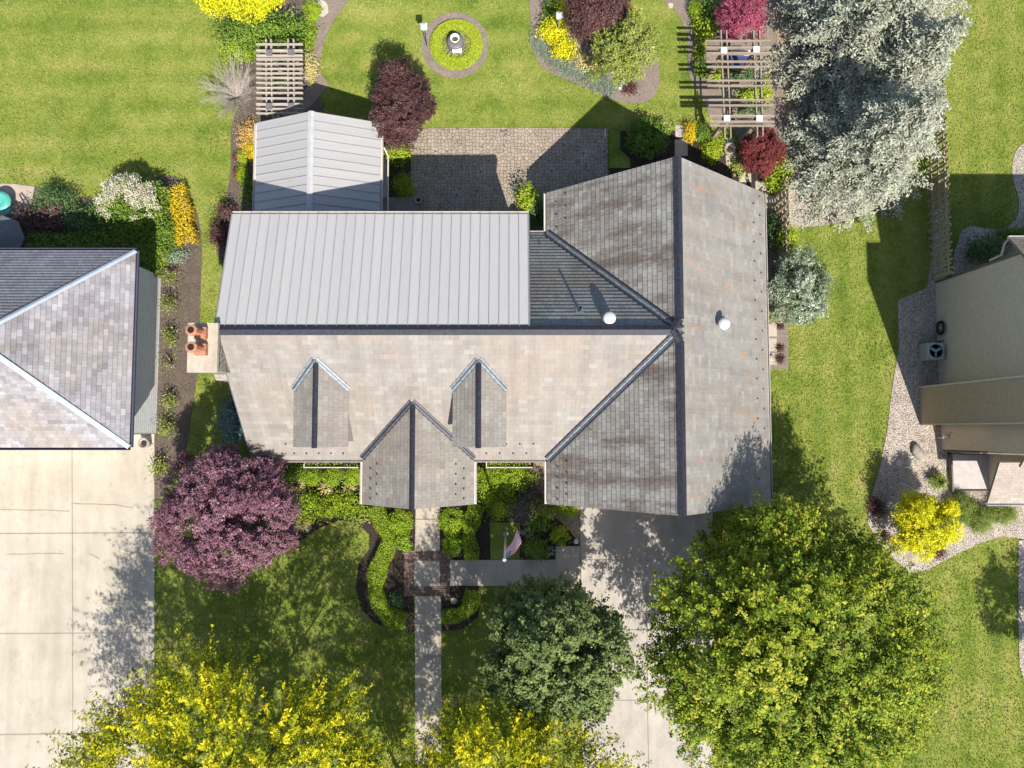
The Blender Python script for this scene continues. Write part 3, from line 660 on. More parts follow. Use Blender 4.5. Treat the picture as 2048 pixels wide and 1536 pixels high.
def boulder(name, label, px, py, a, b_, h, rz=0, m='rock', group=None):
    c = P(px, py, h * .5); V = []; F = []; n, k = 14, 7
    for j in range(k + 1):
        for i in range(n):
            th = math.pi * .5 * (1 - 2 * j / k) ; ph = 6.283 * i / n; r = 1 + .1 * math.sin(3*ph + j) + .07 * math.sin(5*ph + 2*j)
            x = a * math.cos(th) * math.cos(ph) * r; y = b_ * math.cos(th) * math.sin(ph) * r; z = h * .5 + h * .55 * math.sin(th)
            V.append((c[0] + x*math.cos(rz) - y*math.sin(rz), c[1] + x*math.sin(rz) + y*math.cos(rz), max(0, z)))
    F = [(j*n+i, (j+1)*n+i, (j+1)*n+(i+1)%n, j*n+(i+1)%n) for j in range(k) for i in range(n)]
    return tag(raw(name, V, F, M[m], smooth=True), label, 'boulder', group)
boulder('boulder', 'long pale grey boulder lying on the river gravel', 1837, 906, .52, .27, .35, R(118))
boulder('boulder', 'small white rock at the south edge of the side strip slab', 1543, 716, .16, .2, .14, 0, 'stonecap')
boulder('boulder', 'white rock in the dark mulch under the purple plum tree', 595, 1056, .12, .1, .12, 0, 'stonecap')
boulder('boulder', 'broken grey rock beside the shaded slab by the north gable', 1425, 287, .3, .14, .22, R(50), 'rock')

# ------------------------------------------------------------ roof slopes
def clip(poly, axis, val, keep_gt):
    out = []; n = len(poly)
    for i in range(n):
        a, b_ = poly[i], poly[(i+1) % n]; ia = (a[axis] >= val) == keep_gt; ib = (b_[axis] >= val) == keep_gt
        if ia: out.append(a)
        if ia != ib:
            t = (val - a[axis]) / (b_[axis] - a[axis]); out.append(tuple(a[k] + (b_[k] - a[k]) * t for k in (0, 1)))
    return out
def slope(name, pts, m, parent, ex=.24, lift=.02, th=.10, label=None):
    "convex planar polygon -> overlapping courses of slates plus underside"
    q = [np.array(p, float) for p in pts]; n = np.cross(q[1]-q[0], q[2]-q[0]); n /= np.linalg.norm(n)
    if n[2] < 0: n = -n; q = q[::-1]
    u = np.cross((0, 0, 1), n); u /= np.linalg.norm(u); v = np.cross(n, u)
    lo = min(q, key=lambda p: p[2]); o = lo
    P2 = [((p - o) @ u, (p - o) @ v) for p in q]; vmin = min(p[1] for p in P2); vmax = max(p[1] for p in P2)
    V = []; F = []; UV = []
    c = int(math.floor(vmin / ex)); 
    while c * ex < vmax - 1e-6:
        a = clip(P2, 1, c * ex, True); a = clip(a, 1, (c + 1) * ex, False) if len(a) > 2 else a
        if len(a) > 2:
            b = len(V)
            for (x, y) in a:
                f = 1 - (y - c * ex) / ex; V.append(o + u*x + v*y + n * lift * f); 
            F.append(tuple(range(b, b + len(a)))); UV += [(x + 50, y + 50*ex*4) for x, y in a]
            lowp = [p for p in a if abs(p[1] - max(c*ex, vmin)) < 1e-5]
            if len(lowp) >= 2:
                x0 = min(p[0] for p in lowp); x1 = max(p[0] for p in lowp); y = lowp[0][1]; b = len(V)
                V += [o+u*x0+v*y+n*lift, o+u*x0+v*y-n*.002, o+u*x1+v*y-n*.002, o+u*x1+v*y+n*lift]; F.append((b, b+1, b+2, b+3)); UV += [(x0+50, y+50*ex*4), (x0+50, y+50*ex*4), (x1+50, y+50*ex*4), (x1+50, y+50*ex*4)]
        c += 1
    k = len(q); b = len(V); V += [p - n*.003 for p in q] + [p - n*th for p in q]
    F.append(tuple(range(b+2*k-1, b+k-1, -1))); UV += [(0, 0)] * k
    for i in range(k): F.append((b+i, b+k+i, b+k+(i+1)%k, b+(i+1)%k)); UV += [(0, 0)] * 4
    o_ = raw(name, V, F, m, parent, uv=UV)
    if label: o_['label'] = label
    return o_
def vcap(b, a, c, wd, drop, m=0, th=.02):
    "inverted-V ridge cap from a to c"
    a = np.array(a, float); c = np.array(c, float); d = c - a; d /= np.linalg.norm(d); s = np.cross(d, (0, 0, 1)); s /= np.linalg.norm(s)
    for sg in (-1, 1):
        q = [a, c, c + s*sg*wd - [0, 0, drop], a + s*sg*wd - [0, 0, drop]]
        b.slab(q if sg < 0 else q[::-1], th, m)
def strip(b, a, c, wd, nrm, m=0, th=.012):
    b.bar(a, c, wd, th, up=nrm, m=m)
def gutter(b, a, c, side, m=0):
    a = np.array(a, float); c = np.array(c, float); s = np.array(side, float)
    b.slab([a, c, c + s*.012, a + s*.012], .12, m); b.slab([a + s*.11, c + s*.11, c + s*.13, a + s*.13], .12, m); 
    lo = np.array([0, 0, -.11]); b.slab([a + lo, c + lo, c + s*.12 + lo, a + s*.12 + lo], .012, m)

# ------------------------------------------------------------ the main house
house = thing('house', 'large house with slate and grey metal roofs in the middle of the lot', 'house', (0, 0, 0))
ZR, ZE = 7.61, 2.93; XW, XE, XR = 1.66, 12.10, 6.90; YN, YS = 11.38, -3.47; YM, YE = 4.09, -1.39; X0 = -12.22; ZM, YMN, XM = 6.04, 9.40, 0.72
TH = (ZR - ZE)
# walls
b = MB(); ov = .45
def gable_block(b, x0, x1, y0, y1, ze, zr, axis):
    if axis == 'y':
        xm = (x0 + x1) / 2; b.add([(x0,y0,0),(x1,y0,0),(x1,y0,ze),(xm,y0,zr),(x0,y0,ze),(x0,y1,0),(x1,y1,0),(x1,y1,ze),(xm,y1,zr),(x0,y1,ze)],
            [(0,1,2,3,4),(9,8,7,6,5),(0,5,6,1),(1,6,7,2),(2,7,8,3),(3,8,9,4),(4,9,5,0)])
    else:
        ym = (y0 + y1) / 2; b.add([(x0,y0,0),(x0,y1,0),(x0,y1,ze),(x0,ym,zr),(x0,y0,ze),(x1,y0,0),(x1,y1,0),(x1,y1,ze),(x1,ym,zr),(x1,y0,ze)],
            [(4,3,2,1,0),(5,6,7,8,9),(0,1,6,5),(1,2,7,6),(2,3,8,7),(3,4,9,8),(4,0,5,9)])
gable_block(b, XW+ov, XE-ov, YS+.3, YN-.3, ZE+.3, ZR-.22, 'y')
b.build('wall', M['stucco'], house)
b = MB(); ym1 = YMN - .35
b.add([(X0+.25,YE+ov,0),(XR,YE+ov,0),(XR,YE+ov,ZE+.28),(X0+.25,YE+ov,ZE+.28),(X0+.25,YM,ZR-.2),(XR,YM,ZR-.2),(X0+.25,ym1,0),(XM-.1,ym1,0),(XM-.1,ym1,ZM-.05),(X0+.25,ym1,ZM-.05),(XM-.1,YM,ZR-.2),(XM-.1,YM,0)],
      [(0,1,2,3),(3,2,5,4),(0,3,4,9,6),(6,9,8,7),(7,8,10,11),(9,4,10,8)]); b.build('wall', M['stucco'], house)
b = MB(); b.box(XM+.02, XW+ov-.02, YM, YMN-ov, 0, ZE+.1); b.build('wall', M['stucco'], house)
# slopes
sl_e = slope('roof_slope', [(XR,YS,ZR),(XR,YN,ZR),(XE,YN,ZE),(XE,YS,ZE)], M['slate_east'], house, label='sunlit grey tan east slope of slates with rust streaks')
gx = lambda y: XW + (y - YE) * (XR - XW) / (YM - YE)      # valley S:  (XW,YE)->(XR,YM)
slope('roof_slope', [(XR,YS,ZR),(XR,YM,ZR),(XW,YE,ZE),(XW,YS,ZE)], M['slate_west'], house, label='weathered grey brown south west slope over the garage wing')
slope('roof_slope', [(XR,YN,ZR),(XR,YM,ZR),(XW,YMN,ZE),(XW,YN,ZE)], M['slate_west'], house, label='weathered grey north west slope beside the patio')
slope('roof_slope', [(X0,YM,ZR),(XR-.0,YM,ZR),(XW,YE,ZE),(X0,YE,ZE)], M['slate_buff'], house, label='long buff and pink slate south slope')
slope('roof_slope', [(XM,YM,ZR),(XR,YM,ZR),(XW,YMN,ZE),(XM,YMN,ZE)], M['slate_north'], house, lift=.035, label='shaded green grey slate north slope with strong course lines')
# metal roof
q = [np.array(v, float) for v in ((X0,YM+.02,ZR-.03),(XM,YM+.02,ZR-.03),(XM,YMN,ZM),(X0,YMN,ZM))]
n_p = 31; b = MB()
def metal_slope(name, q, n_p, parent, seam=True, sw=.028, sh=.045, th=.12, mm='metalroof'):
    # q: ridge a, ridge b, eave b, eave a
    nrm = np.cross(q[1]-q[0], q[2]-q[0]); nrm /= np.linalg.norm(nrm); nrm = nrm if nrm[2] > 0 else -nrm
    V = []; F = []; UV = []
    Ls = np.linalg.norm(q[3] - q[0])
    for i in range(n_p):
        a, c = i/n_p, (i+1)/n_p; bb = len(V)
        V += [q[0]+(q[1]-q[0])*a, q[0]+(q[1]-q[0])*c, q[3]+(q[2]-q[3])*c, q[3]+(q[2]-q[3])*a]; F.append((bb,bb+1,bb+2,bb+3)); UV += [(i+.02,0),(i+.98,0),(i+.98,Ls),(i+.02,Ls)]
    bb = len(V); V += [p - nrm*.004 for p in q] + [p - nrm*th for p in q]; F += [(bb+4,bb+5,bb+6,bb+7)]; UV += [(0,0)]*4
    for i in range(4): F.append((bb+i, bb+(i+1)%4, bb+4+(i+1)%4, bb+4+i)); UV += [(0,0)]*4
    o = raw(name, V, F, M[mm], parent, uv=UV)
    s = MB()
    for i in range(n_p + 1):
        t = min(max(i/n_p, .001), .999); a = q[0]+(q[1]-q[0])*t; c = q[3]+(q[2]-q[3])*t; s.bar(a + nrm*sh/2, c + nrm*sh/2, sw, sh, up=nrm)
    r = s.build('seams', M['seam'], parent); return o
metal_slope('metal_roof_slope', q, 31, house)
b = MB(); vcap(b, (XR,YS-.02,ZR+.075), (XR,YM-.45,ZR+.075), .17, .12); vcap(b, (XR,YM+.45,ZR+.075), (XR,YN+.02,ZR+.075), .17, .12)
vcap(b, (XR,YM-.45,ZR+.075), (XR-.3,YM,ZR+.16), .17, .10); vcap(b, (XR,YM+.45,ZR+.075), (XR-.3,YM,ZR+.16), .17, .10)
b.build('ridge_cap', M['cap'], house)
b = MB(); vcap(b, (X0+.03,YM,ZR+.09), (XR-.3,YM,ZR+.09), .21, .14); b.build('ridge_cap', M['cap'], house)
b = MB()
for a, c, nn in (((XR,YM,ZR+.045),(XW,YE,ZE+.05),(-.3,-.3,1)), ((XR,YM,ZR+.045),(XW,YMN,ZE+.05),(-.3,.3,1))):
    a = np.array(a); c = np.array(c); s = np.cross(c-a, (0,0,1)); s /= np.linalg.norm(s)
    for k, mm in ((-.09,0),(.0,1),(.09,0),(.16,2),(-.16,2)): strip(b, a+s*k+[0,0,abs(k)*.62], c+s*k+[0,0,abs(k)*.62], .07, (0,0,1), mm, .02)
b.build('valley_flashing', [M['valley'], M['flash'], M['cap']], house)
b = MB()
for ga in (((XW,YS,ZE-.02), (XW,YE-.1,ZE-.02), (-1,0,0)), ((XW,YMN+.1,ZE-.02), (XW,YN,ZE-.02), (-1,0,0)), ((XE,YS,ZE-.02), (XE,YN,ZE-.02), (1,0,0)),
    ((X0,YE,ZE-.02), (-6.98,YE,ZE-.02), (0,-1,0)), ((-1.78,YE,ZE-.02), (XW-.1,YE,ZE-.02), (0,-1,0)), ((XM+.1,YMN,ZE-.02), (XW-.1,YMN,ZE-.02), (0,1,0)), ((X0,YMN,ZM-.02), (XM,YMN,ZM-.02), (0,1,0))):
    b = MB(); gutter(b, *ga); b.build('gutter', M['gutter'], house)
for rb in ([(X0-.01,YM,ZR-.03),(X0-.01,YE,ZE-.03),(X0-.06,YE,ZE-.03),(X0-.06,YM,ZR-.03)], [(X0-.01,YM,ZR-.05),(X0-.01,YMN,ZM-.03),(X0-.06,YMN,ZM-.03),(X0-.06,YM,ZR-.05)], [(XM+.01,YM,ZR-.05),(XM+.01,YMN,ZM-.02),(XM+.05,YMN,ZM-.02),(XM+.05,YM,ZR-.05)]):
    MB().slab(rb, .16).build('rake_board', M['valley'], house)
# plane of south slope
kS = (ZR - ZE) / (YM - YE)
def on_south(px, py):
    z = 5.0
    for _ in range(20): p = P(px, py, z); z = ZE + (p[1] - YE) * kS
    return P(px, py, z)
def dormer(xr, yr_px, yf_px, xw, xe, ye_px, nm, mats, walls=True, front_z=None, label=None):
    t = on_south(xr, yr_px); zr = t[2]; e1 = on_south(xw, ye_px); e2 = on_south(xe, ye_px); ze = (e1[2] + e2[2]) / 2
    yf = P(xr, yf_px, zr)[1]; X1, X2 = P(xw, ye_px, ze)[0], P(xe, ye_px, ze)[0]; Xr = (X1 + X2) / 2; yv = YE + (ze - ZE) / kS; yt = t[1]
    slope(nm, [(Xr,yt,zr),(Xr,yf,zr),(X1,yf,ze),(X1,yv,ze)], mats[0], house, label=label and label + ', west side'); slope(nm, [(Xr,yt,zr),(Xr,yf,zr),(X2,yf,ze),(X2,yv,ze)], mats[1], house, label=label and label + ', east side')
    b = MB(); vcap(b, (Xr,yf-.03,zr+.06), (Xr,yt+.05,zr+.06), .12, .09); b.build('ridge_cap', M['cap'], house)
    b = MB()
    for X, dx in ((X1, -1), (X2, 1)):
        a = np.array((Xr,yt,zr+.05)); c = np.array((X,yv,ze+.05)); s = np.cross(c-a, (0,0,1)); s /= np.linalg.norm(s)
        if s[1] < 0: s = -s
        for k, mm in ((.0,0),(.07,1),(-.07,1),(.14,0)): strip(b, a+s*k+[0,0,max(0,k)*.85], c+s*k+[0,0,max(0,k)*.85], .065, (0,0,1), mm, .02)
    b.build('valley_flashing', [M['flash'], M['valley']] if walls else [M['valley'], M['cap']], house)
    return X1, X2, Xr, yf, yv, ze, zr
for (xr, xw, xe) in ((630, 589, 697), (958.5, 906, 1012)):
    X1, X2, Xr, yf, yv, ze, zr = dormer(xr, 722, 895, xw, xe, 781, 'dormer_roof', (M['slate_porch'], M['slate_porch']), label='small gabled slate dormer roof')
    i = .16; b = MB(); yw = yf + .22; zb = ZE + (yw - YE) * kS - .05
    b.add([(X1+i,yw,zb),(X2-i,yw,zb),(X2-i,yw,ze-.02),(Xr,yw,zr-.15),(X1+i,yw,ze-.02),(X1+i,yv,ze-.02),(X2-i,yv,ze-.02)], [(0,1,2,3,4),(0,4,5),(1,6,2)]); b.build('dormer_wall', M['stucco'], house)
    b = MB(); b.box(X1+.55, X2-.55, yw-.05, yw-.012, zb+.35, ze-.15); wf = b.build('window', M['white'], house); b = MB(); b.box(X1+.62, X2-.62, yw-.062, yw-.052, zb+.42, ze-.22); b.build('pane', M['glass'], wf)
X1, X2, Xr, yf, yv, ze, zr = dormer(826, 806, 1019, 726, 948, 918, 'porch_roof', (M['slate_porch'], M['slate_porch']), walls=False, label='steep gabled slate porch roof over the front walk')
b = MB(); gable_block(b, X1+.4, X2-.4, yf+.35, YE+.5, ze+.25, zr-.25, 'y'); b.build('wall', M['stonewall'], house)
b = MB(); b.box(Xr-.55, Xr+.55, yf+.28, yf+.345, .1, 2.2); dr_ = b.build('door', M['wood_grey'], house); MB().box(Xr+.38, Xr+.44, yf+.23, yf+.277, 1.0, 1.12).build('handle', M['black'], dr_)
for ga in (((X1,yf,ze-.02), (X1,YE-.1,ze-.02), (-1,0,0)), ((X2,yf,ze-.02), (X2,YE-.1,ze-.02), (1,0,0))): b = MB(); gutter(b, *ga); b.build('gutter', M['gutter'], house)
# snow guards
sg = None
def guard(p, d):
    global sg
    if sg is None:
        b = MB(); b.box(-.035,.035,-.03,.03,-.005,.008); b.box(-.03,.03,-.008,.008,.008,.055)
        sg = b.build('snow_guard', M['guard'], None); o = sg
    else:
        o = sg.copy(); COL.objects.link(o)
    o.parent = house; o.location = [float(v) for v in p]; o.rotation_euler = d
    return o
pit = math.atan(kS)
for i in range(16):
    for row in (0, 1):
        y = -2.7 + i * .92 + row * .46; v = .32 if row == 0 else .75; x = XE - v; z = ZE + v * TH / (XE - XR) + .04
        if y < 11.2: guard((x, y, z), (0, pit, math.pi / 2 * 0 ))
for xs, x1, n_ in ((X0 + 1.5, -7.3, 6), (-1.2, 1.3, 4)):
    for i in range(n_):
        for row in (0, 1):
            x = xs + (x1 - xs) * (i + row * .5) / n_; v = .3 if row == 0 else .75; guard((x, YE + v, ZE + v * kS + .04), (pit, 0, 0))
kW = TH / (XR - XW)
for y0, n_, yst in ((-3.2, 4, .5), (9.6, 3, .6)):
    for i in range(n_):
        for row in (0, 1):
            v = .45 + row * .4; y = y0 + i * yst + row * yst / 2; guard((XW + v, y, ZE + v * kW + .04), (0, -math.atan(kW), 0))
for i in range(4):
    for row in (0, 1):
        v = .45 + row * .35; y = yf + .3 + i * .46 + row * .23; kk = (zr - ze) / ((X2 - X1) / 2)
        guard((X1 + v, y, ze + v * kk + .04), (0, -math.atan(kk), 0)); guard((X2 - v, y, ze + v * kk + .04), (0, math.atan(kk), 0))
for i in range(3):
    guard((.95 + i * .35, YMN - .35 - (i % 2) * .3, ZE + (.35 + (i % 2) * .3) * TH / (YMN - YM) + .05), (-math.atan(TH/(YMN-YM)), 0, 0))
# chimney
cx0, cx1, cy0, cy1 = -13.2, -11.98, 2.33, 4.35
b = MB(); b.box(cx0+.08, cx1-.08, cy0+.1, cy1-.08, 0, 7.62); b.box(cx0+.08, X0+.1, cy0-.12, cy0+.1, 0, 5.0)
ch = b.build('chimney', M['stonewall'], house)
b = MB(); b.slab([(cx0+.05,cy0-.14,5.02),(X0+.12,cy0-.14,5.02),(X0+.12,cy0+.1,5.3),(cx0+.05,cy0+.1,5.3)], .08); b.build('shoulder', M['rock'], ch)
b = MB(); b.box(cx0, cx1, cy0, cy1, 7.62, 7.80); b.build('chimney_cap', M['stonecap'], ch)
for py in (667, 700):
    c = P(405, py, 7.8); b = MB(); a = .23; b.box(c[0]-a, c[0]+a, c[1]-a, c[1]+a, 7.80, 8.05)
    def octr(r0, r1, z0, z1):
        for k in range(8):
            an = [math.pi/8 + math.pi/4*j for j in (k, k+1)]
            b.add([(c[0]+r0*math.cos(an[0]),c[1]+r0*math.sin(an[0]),z0),(c[0]+r0*math.cos(an[1]),c[1]+r0*math.sin(an[1]),z0),(c[0]+r1*math.cos(an[1]),c[1]+r1*math.sin(an[1]),z1),(c[0]+r1*math.cos(an[0]),c[1]+r1*math.sin(an[0]),z1)], [(0,1,2,3)])
    octr(.23,.17,8.05,8.2); octr(.17,.16,8.2,8.68); octr(.16,.235,8.68,8.74); octr(.235,.235,8.74,8.86); octr(.235,.14,8.86,8.88)
    pot = b.build('chimney_pot', M['terra'], ch)
    b = MB(); b.lathe((c[0],c[1],0), [(.14,8.879),(.135,8.55),(.001,8.55)], 16); b.build('flue', M['sootblack'], pot)
# roof vents
def on_plane(px, py, f):
    z = 5.0
    for _ in range(30): p = P(px, py, z); z = f(p)
    return P(px, py, z)
north = lambda p: ZE + (YMN - p[1]) * TH / (YMN - YM)
east = lambda p: ZE + (XE - p[0]) * TH / (XE - XR)
def flue_cap(px, py, f, r, hgt, label_m='white'):
    c = on_plane(px, py, f); b = MB(); b.lathe((c[0],c[1],c[2]-.15), [(r*.62,0),(r*.62,hgt)], 18); v = b.build('roof_vent', M['white'], house); b = MB(); b.bar(c + [-r*1.1,0,.035], c + [r*1.1,0,.035], r*2.2, .015, up=(0,1,1) if f is north else (1,0,1)); b.build('base_flashing', M['flash'], v)
    b = MB(); b.lathe((c[0],c[1],c[2]-.15+hgt), [(r*.75,-.08),(r,-.06),(r,.02),(r*.9,.08),(r*.55,.13),(.001,.15)], 24); b.build('vent_cap', M['white'], v, True)
flue_cap(1217, 638, north, .27, .45); flue_cap(1441, 651, east, .26, .7)
c = on_plane(1158, 621, north); b = MB(); b.lathe((c[0],c[1],c[2]-.1), [(.06,0),(.06,.85),(.045,.85),(.045,.7),(.001,.7)], 12); v = b.build('vent_pipe', M['black'], house)
b = MB(); b.bar(c + [-.16,0,.04], c + [.16,0,.04], .34, .02, up=(0, TH, YMN-YM)); b.build('pipe_flashing', M['flash'], v)
# window boxes / area frames under south eave
for xa, xb in ((607, 722), (972, 1068)):
    a = P(xa, 925, .9); c = P(xb, 936, .9); x0, x1 = a[0], c[0]; y0, y1 = c[1], YE + .45
    t = thing('window_planter', 'long white rimmed planter under the eave ' + ('left of the porch roof' if xa < 700 else 'between the porch roof and the garage wing'), 'planter', (x0, y0, 0), group='long planters under the front eave')
    b = MB(); w_ = .05; b.box(x0,x1,y0,y0+w_,.2,.9); b.box(x0,x0+w_,y0+w_+.002,y1,.2,.9); b.box(x1-w_,x1,y0+w_+.002,y1,.2,.9); b.build('rim', M['gutter'], t)
    MB().box(x0+w_+.002,x1-w_-.002,y0+w_+.002,y1,.2,.72).build('soil', M['mulch'], t)
    lv = Leaves(); n = 420; C = np.stack([rng.uniform(x0+.1,x1-.1,n), rng.uniform(y0+.1,y0+.5,n), rng.uniform(.74,.9,n)],1); q_ = rdirs(n); q_[:,2] = abs(q_[:,2])+.3; q_ /= np.linalg.norm(q_,axis=1,keepdims=True)
    lv.add(leaf_quads(C, q_, .08, .05), rng.uniform(0,1,n)); lv.build('plants', L['box'], t)

# ------------------------------------------------------------ pavilion (metal gable)
pav = thing('pavilion', 'open garden pavilion with pale standing seam gable roof behind the house', 'pavilion', (-9.33, 12, 0))
px0, px1, pyn, pys = -12.3, -6.34, 14.76, 9.15; pzr, pze = 4.33, 3.07; pxr = -9.33
metal_slope('roof_slope', [np.array(v, float) for v in ((pxr,pys,pzr),(pxr,pyn,pzr),(px0,pyn,pze),(px0,pys,pze))], 13, pav, sw=.022, sh=.04, mm='metal_pav')
metal_slope('roof_slope', [np.array(v, float) for v in ((pxr,pyn,pzr),(pxr,pys,pzr),(px1,pys,pze),(px1,pyn,pze))], 13, pav, sw=.022, sh=.04, mm='metal_pav')
b = MB(); vcap(b, (pxr,pys,pzr+.07), (pxr,pyn+.02,pzr+.07), .14, .05); b.build('ridge_cap', plain('ridge_cap_pale', (.40,.40,.41), .4), pav)
for ga in (((px0,pys,pze-.01), (px0,pyn,pze-.01), (-1,0,0)), ((px1,pys,pze-.01), (px1,pyn,pze-.01), (1,0,0))): b = MB(); gutter(b, *ga); b.build('gutter', M['gutter'], pav)
for x in (px0+.35, px1-.35):
    for y in (pyn-.4, 12, 9.6): MB().box(x-.09,x+.09,y-.09,y+.09,0,pze+.02).build('post', M['gutter'], pav)
b = MB(); b.add([(px0+.1,pyn-.25,pze-.1),(px1-.1,pyn-.25,pze-.1),(pxr,pyn-.25,pzr-.15)], [(0,1,2)]); b.build('gable_panel', M['gutter'], pav)
b = MB(); b.tube([(px1+.16, 13.6, 3.0), (px1+.3, 13.3, 2.6), (px1+.3, 10, 2.5)], .04); b.build('downspout', M['gutter'], pav)
MB().box(px0+.1, px1-.1, pys+.1, pyn-.1, 0, .06).build('floor_slab', M['walk'], pav)
# deck and pot by the pavilion
d0 = P(768, 394, .3); d1 = P(838, 440, .3); t = thing('deck_step', 'small grey boarded deck in shade between the pavilion and patio', 'deck', (d0[0], d0[1]-1, 0))
b = MB(); nb = 13
for i in range(nb):
    x = d0[0] + (d1[0] - d0[0]) * i / nb; b.box(x + .005, x + (d1[0]-d0[0])/nb - .012, 9.2, d0[1], .24, .3)
b.build('boards', M['wood_deck'], t); MB().box(d0[0]+.03, d1[0]-.03, 9.25, d0[1]-.05, 0, .235).build('frame', M['wood_deck'], t)
def pot(name, label, px, py, r, h, m='stonecap', cat='planter', soil='mulch', open_=True):
    c = P(px, py, h); t = thing(name, label, cat, (c[0], c[1], 0)); b = MB()
    b.lathe((c[0],c[1],0), [(r*.7,.02),(r*.9,h*.5),(r,h),(r*.82,h),(r*.8,h-.08)], 24); b.build('bowl', M[m], t, True)
    MB().lathe((c[0],c[1],0), [(r*.8,h-.09),(.001,h-.06)], 20).build('soil', M[soil], t); return t
pot('garden_pot', 'round grey rimmed pot standing in shade at the deck corner', 836, 399, .19, .45)
pot('round_planter', 'round brown stone planter on the left driveway beside the garage', 286, 886, .27, .55, 'rock')
# downspout post near patio
tag(MB().box(4.88-.03, 4.88+.03, 15.3, 15.75, .05, .12).build('drain_pipe', M['white']), 'short white pipe lying at the corner of the patio', 'pipe')

# ------------------------------------------------------------ left neighbour garage
gar = thing('garage', 'neighbouring garage with hipped grey shingle roof at the left edge', 'garage', (-21.7, 3.7, 0))
gN, gS, gE = 8.24, -.79, -17.34; gz = 4.2; hp = 4.495; gzr = gz + .85 * hp; gx = gE - hp; gW = -34; gy = (gN + gS) / 2
slope('roof_slope', [(gE,gN,gz),(gE,gS,gz),(gx,gy,gzr)], M['shingle_left'], gar, ex=.2, label='lit east hip of patchy grey shingles')
slope('roof_slope', [(gE,gN,gz),(gx,gy,gzr),(gW,gy,gzr),(gW,gN,gz)], M['shingle_left_n'], gar, ex=.2, lift=.03, label='darker north slope with strong shingle lines')
slope('roof_slope', [(gE,gS,gz),(gx,gy,gzr),(gW,gy,gzr),(gW,gS,gz)], M['shingle_left'], gar, ex=.2)
b = MB()
vcap(b, (gE,gN,gz+.05), (gx,gy,gzr+.09), .11, .05); vcap(b, (gE,gS,gz+.05), (gx,gy,gzr+.09), .11, .05); vcap(b, (gx,gy,gzr+.09), (gW,gy,gzr+.09), .16, .1); b.build('hip_cap', plain('hip_cap_pale', (.40,.44,.50), .4), gar)
MB().box(gW, -19.0, gS+.6, gN-.3, 0, gz+.1).build('wall', M['siding'], gar)
M['gdark'] = plain('gutter_dark', (.07,.07,.11), .5)
for ga in (((gE,gS,gz), (gE,gN,gz), (1,0,0)), ((gW,gN,gz), (gE,gN,gz), (0,1,0)), ((gW,gS,gz), (gE,gS,gz), (0,-1,0))): b = MB(); gutter(b, *ga); b.build('gutter', M['gdark'], gar)
M['siding_w'] = m_siding('pale_blue_siding', (.78,.79,.82), .2)
MB().box(-19.5, -18.2, -.15, 7.95, 0, gz+.05).build('side_wall', M['siding_w'], gar)
MB().box(-19.9, -18.2, -.21, -.155, 0, 2.6).build('corner_trim', M['white'], gar)

# ------------------------------------------------------------ right neighbour house
rh = thing('neighbour_house', 'beige sided neighbouring house with tall chimney chase at the right edge', 'house', (24, 4, 0))
RX = 21.93
b = MB(); b.add([(RX,-1.0,0),(RX,7.64,0),(RX,7.64,6.6),(RX,3.3,10.4),(RX,-1.0,6.6),(34,-1.0,0),(34,7.64,0),(34,7.64,6.6),(34,3.3,10.4),(34,-1.0,6.6)],
    [(4,3,2,1,0),(5,6,7,8,9),(0,1,6,5),(1,2,7,6),(4,0,5,9)]); b.build('wall', M['siding'], rh)
slope('roof_slope', [(RX-.3,8.3,6.1),(RX-.3,3.3,10.5),(34.3,3.3,10.5),(34.3,8.3,6.1)], M['shingle_right'], rh, ex=.15)
slope('roof_slope', [(RX-.3,-1.6,6.1),(RX-.3,3.3,10.5),(34.3,3.3,10.5),(34.3,-1.6,6.1)], M['shingle_right'], rh, ex=.15)
b = MB(); b.box(20.9, RX-.01, .26, 2.2, 0, 9.1); b.build('chimney_chase', M['siding_br'], rh)
b = MB(); b.box(20.86, 20.9, .24, .31, 0, 9.1); b.box(20.86, 20.897, 2.14, 2.22, 0, 9.1); b.box(20.84, RX+.1, .2, 2.26, 9.1, 9.2); b.build('corner_trim', M['gutter'], rh)
b = MB(); b.box(RX-.03, RX+.1, 7.56, 7.67, 0, 6.3); b.build('corner_trim', M['trimbr'], rh)
b = MB(); b.tube([(21.7,8.35,6.0),(21.75,8.2,5.6),(21.87,7.8,5.2),(21.87,7.74,4.4)], .05, 8); b.build('downspout', M['gutter'], rh)
b = MB(); gutter(b, (RX-.3,8.3,6.08), (34.3,8.3,6.08), (0,1,0)); b.build('gutter', M['white'], rh)
# south block
SX = 22.25
b = MB(); b.box(24.2, 34, -3.3, -1.01, 0, 3.0); b.build('wall', M['siding'], rh)
rr = [P(1990,925,3.2), P(1966,1003,2.7)]
slope('porch_roof', [(22.4,-3.45,2.7),(22.4,-1.5,3.7),(34,-1.5,3.7),(34,-3.45,2.7)], M['shingle_right'], rh, ex=.15, label='pale lower roof with white gutter')
b = MB(); gutter(b, (22.4,-3.45,2.7), (34,-3.45,2.7), (0,-1,0)); b.build('gutter', M['white'], rh)
b = MB(); b.tube([(24.6,-1.4,4.3),(24.3,-1.15,4.0),(22.2,-1.08,3.2),(22.0,-1.08,3.0),(21.98,-1.08,.2)], .045, 8); b.build('downspout', M['trimbr'], rh)
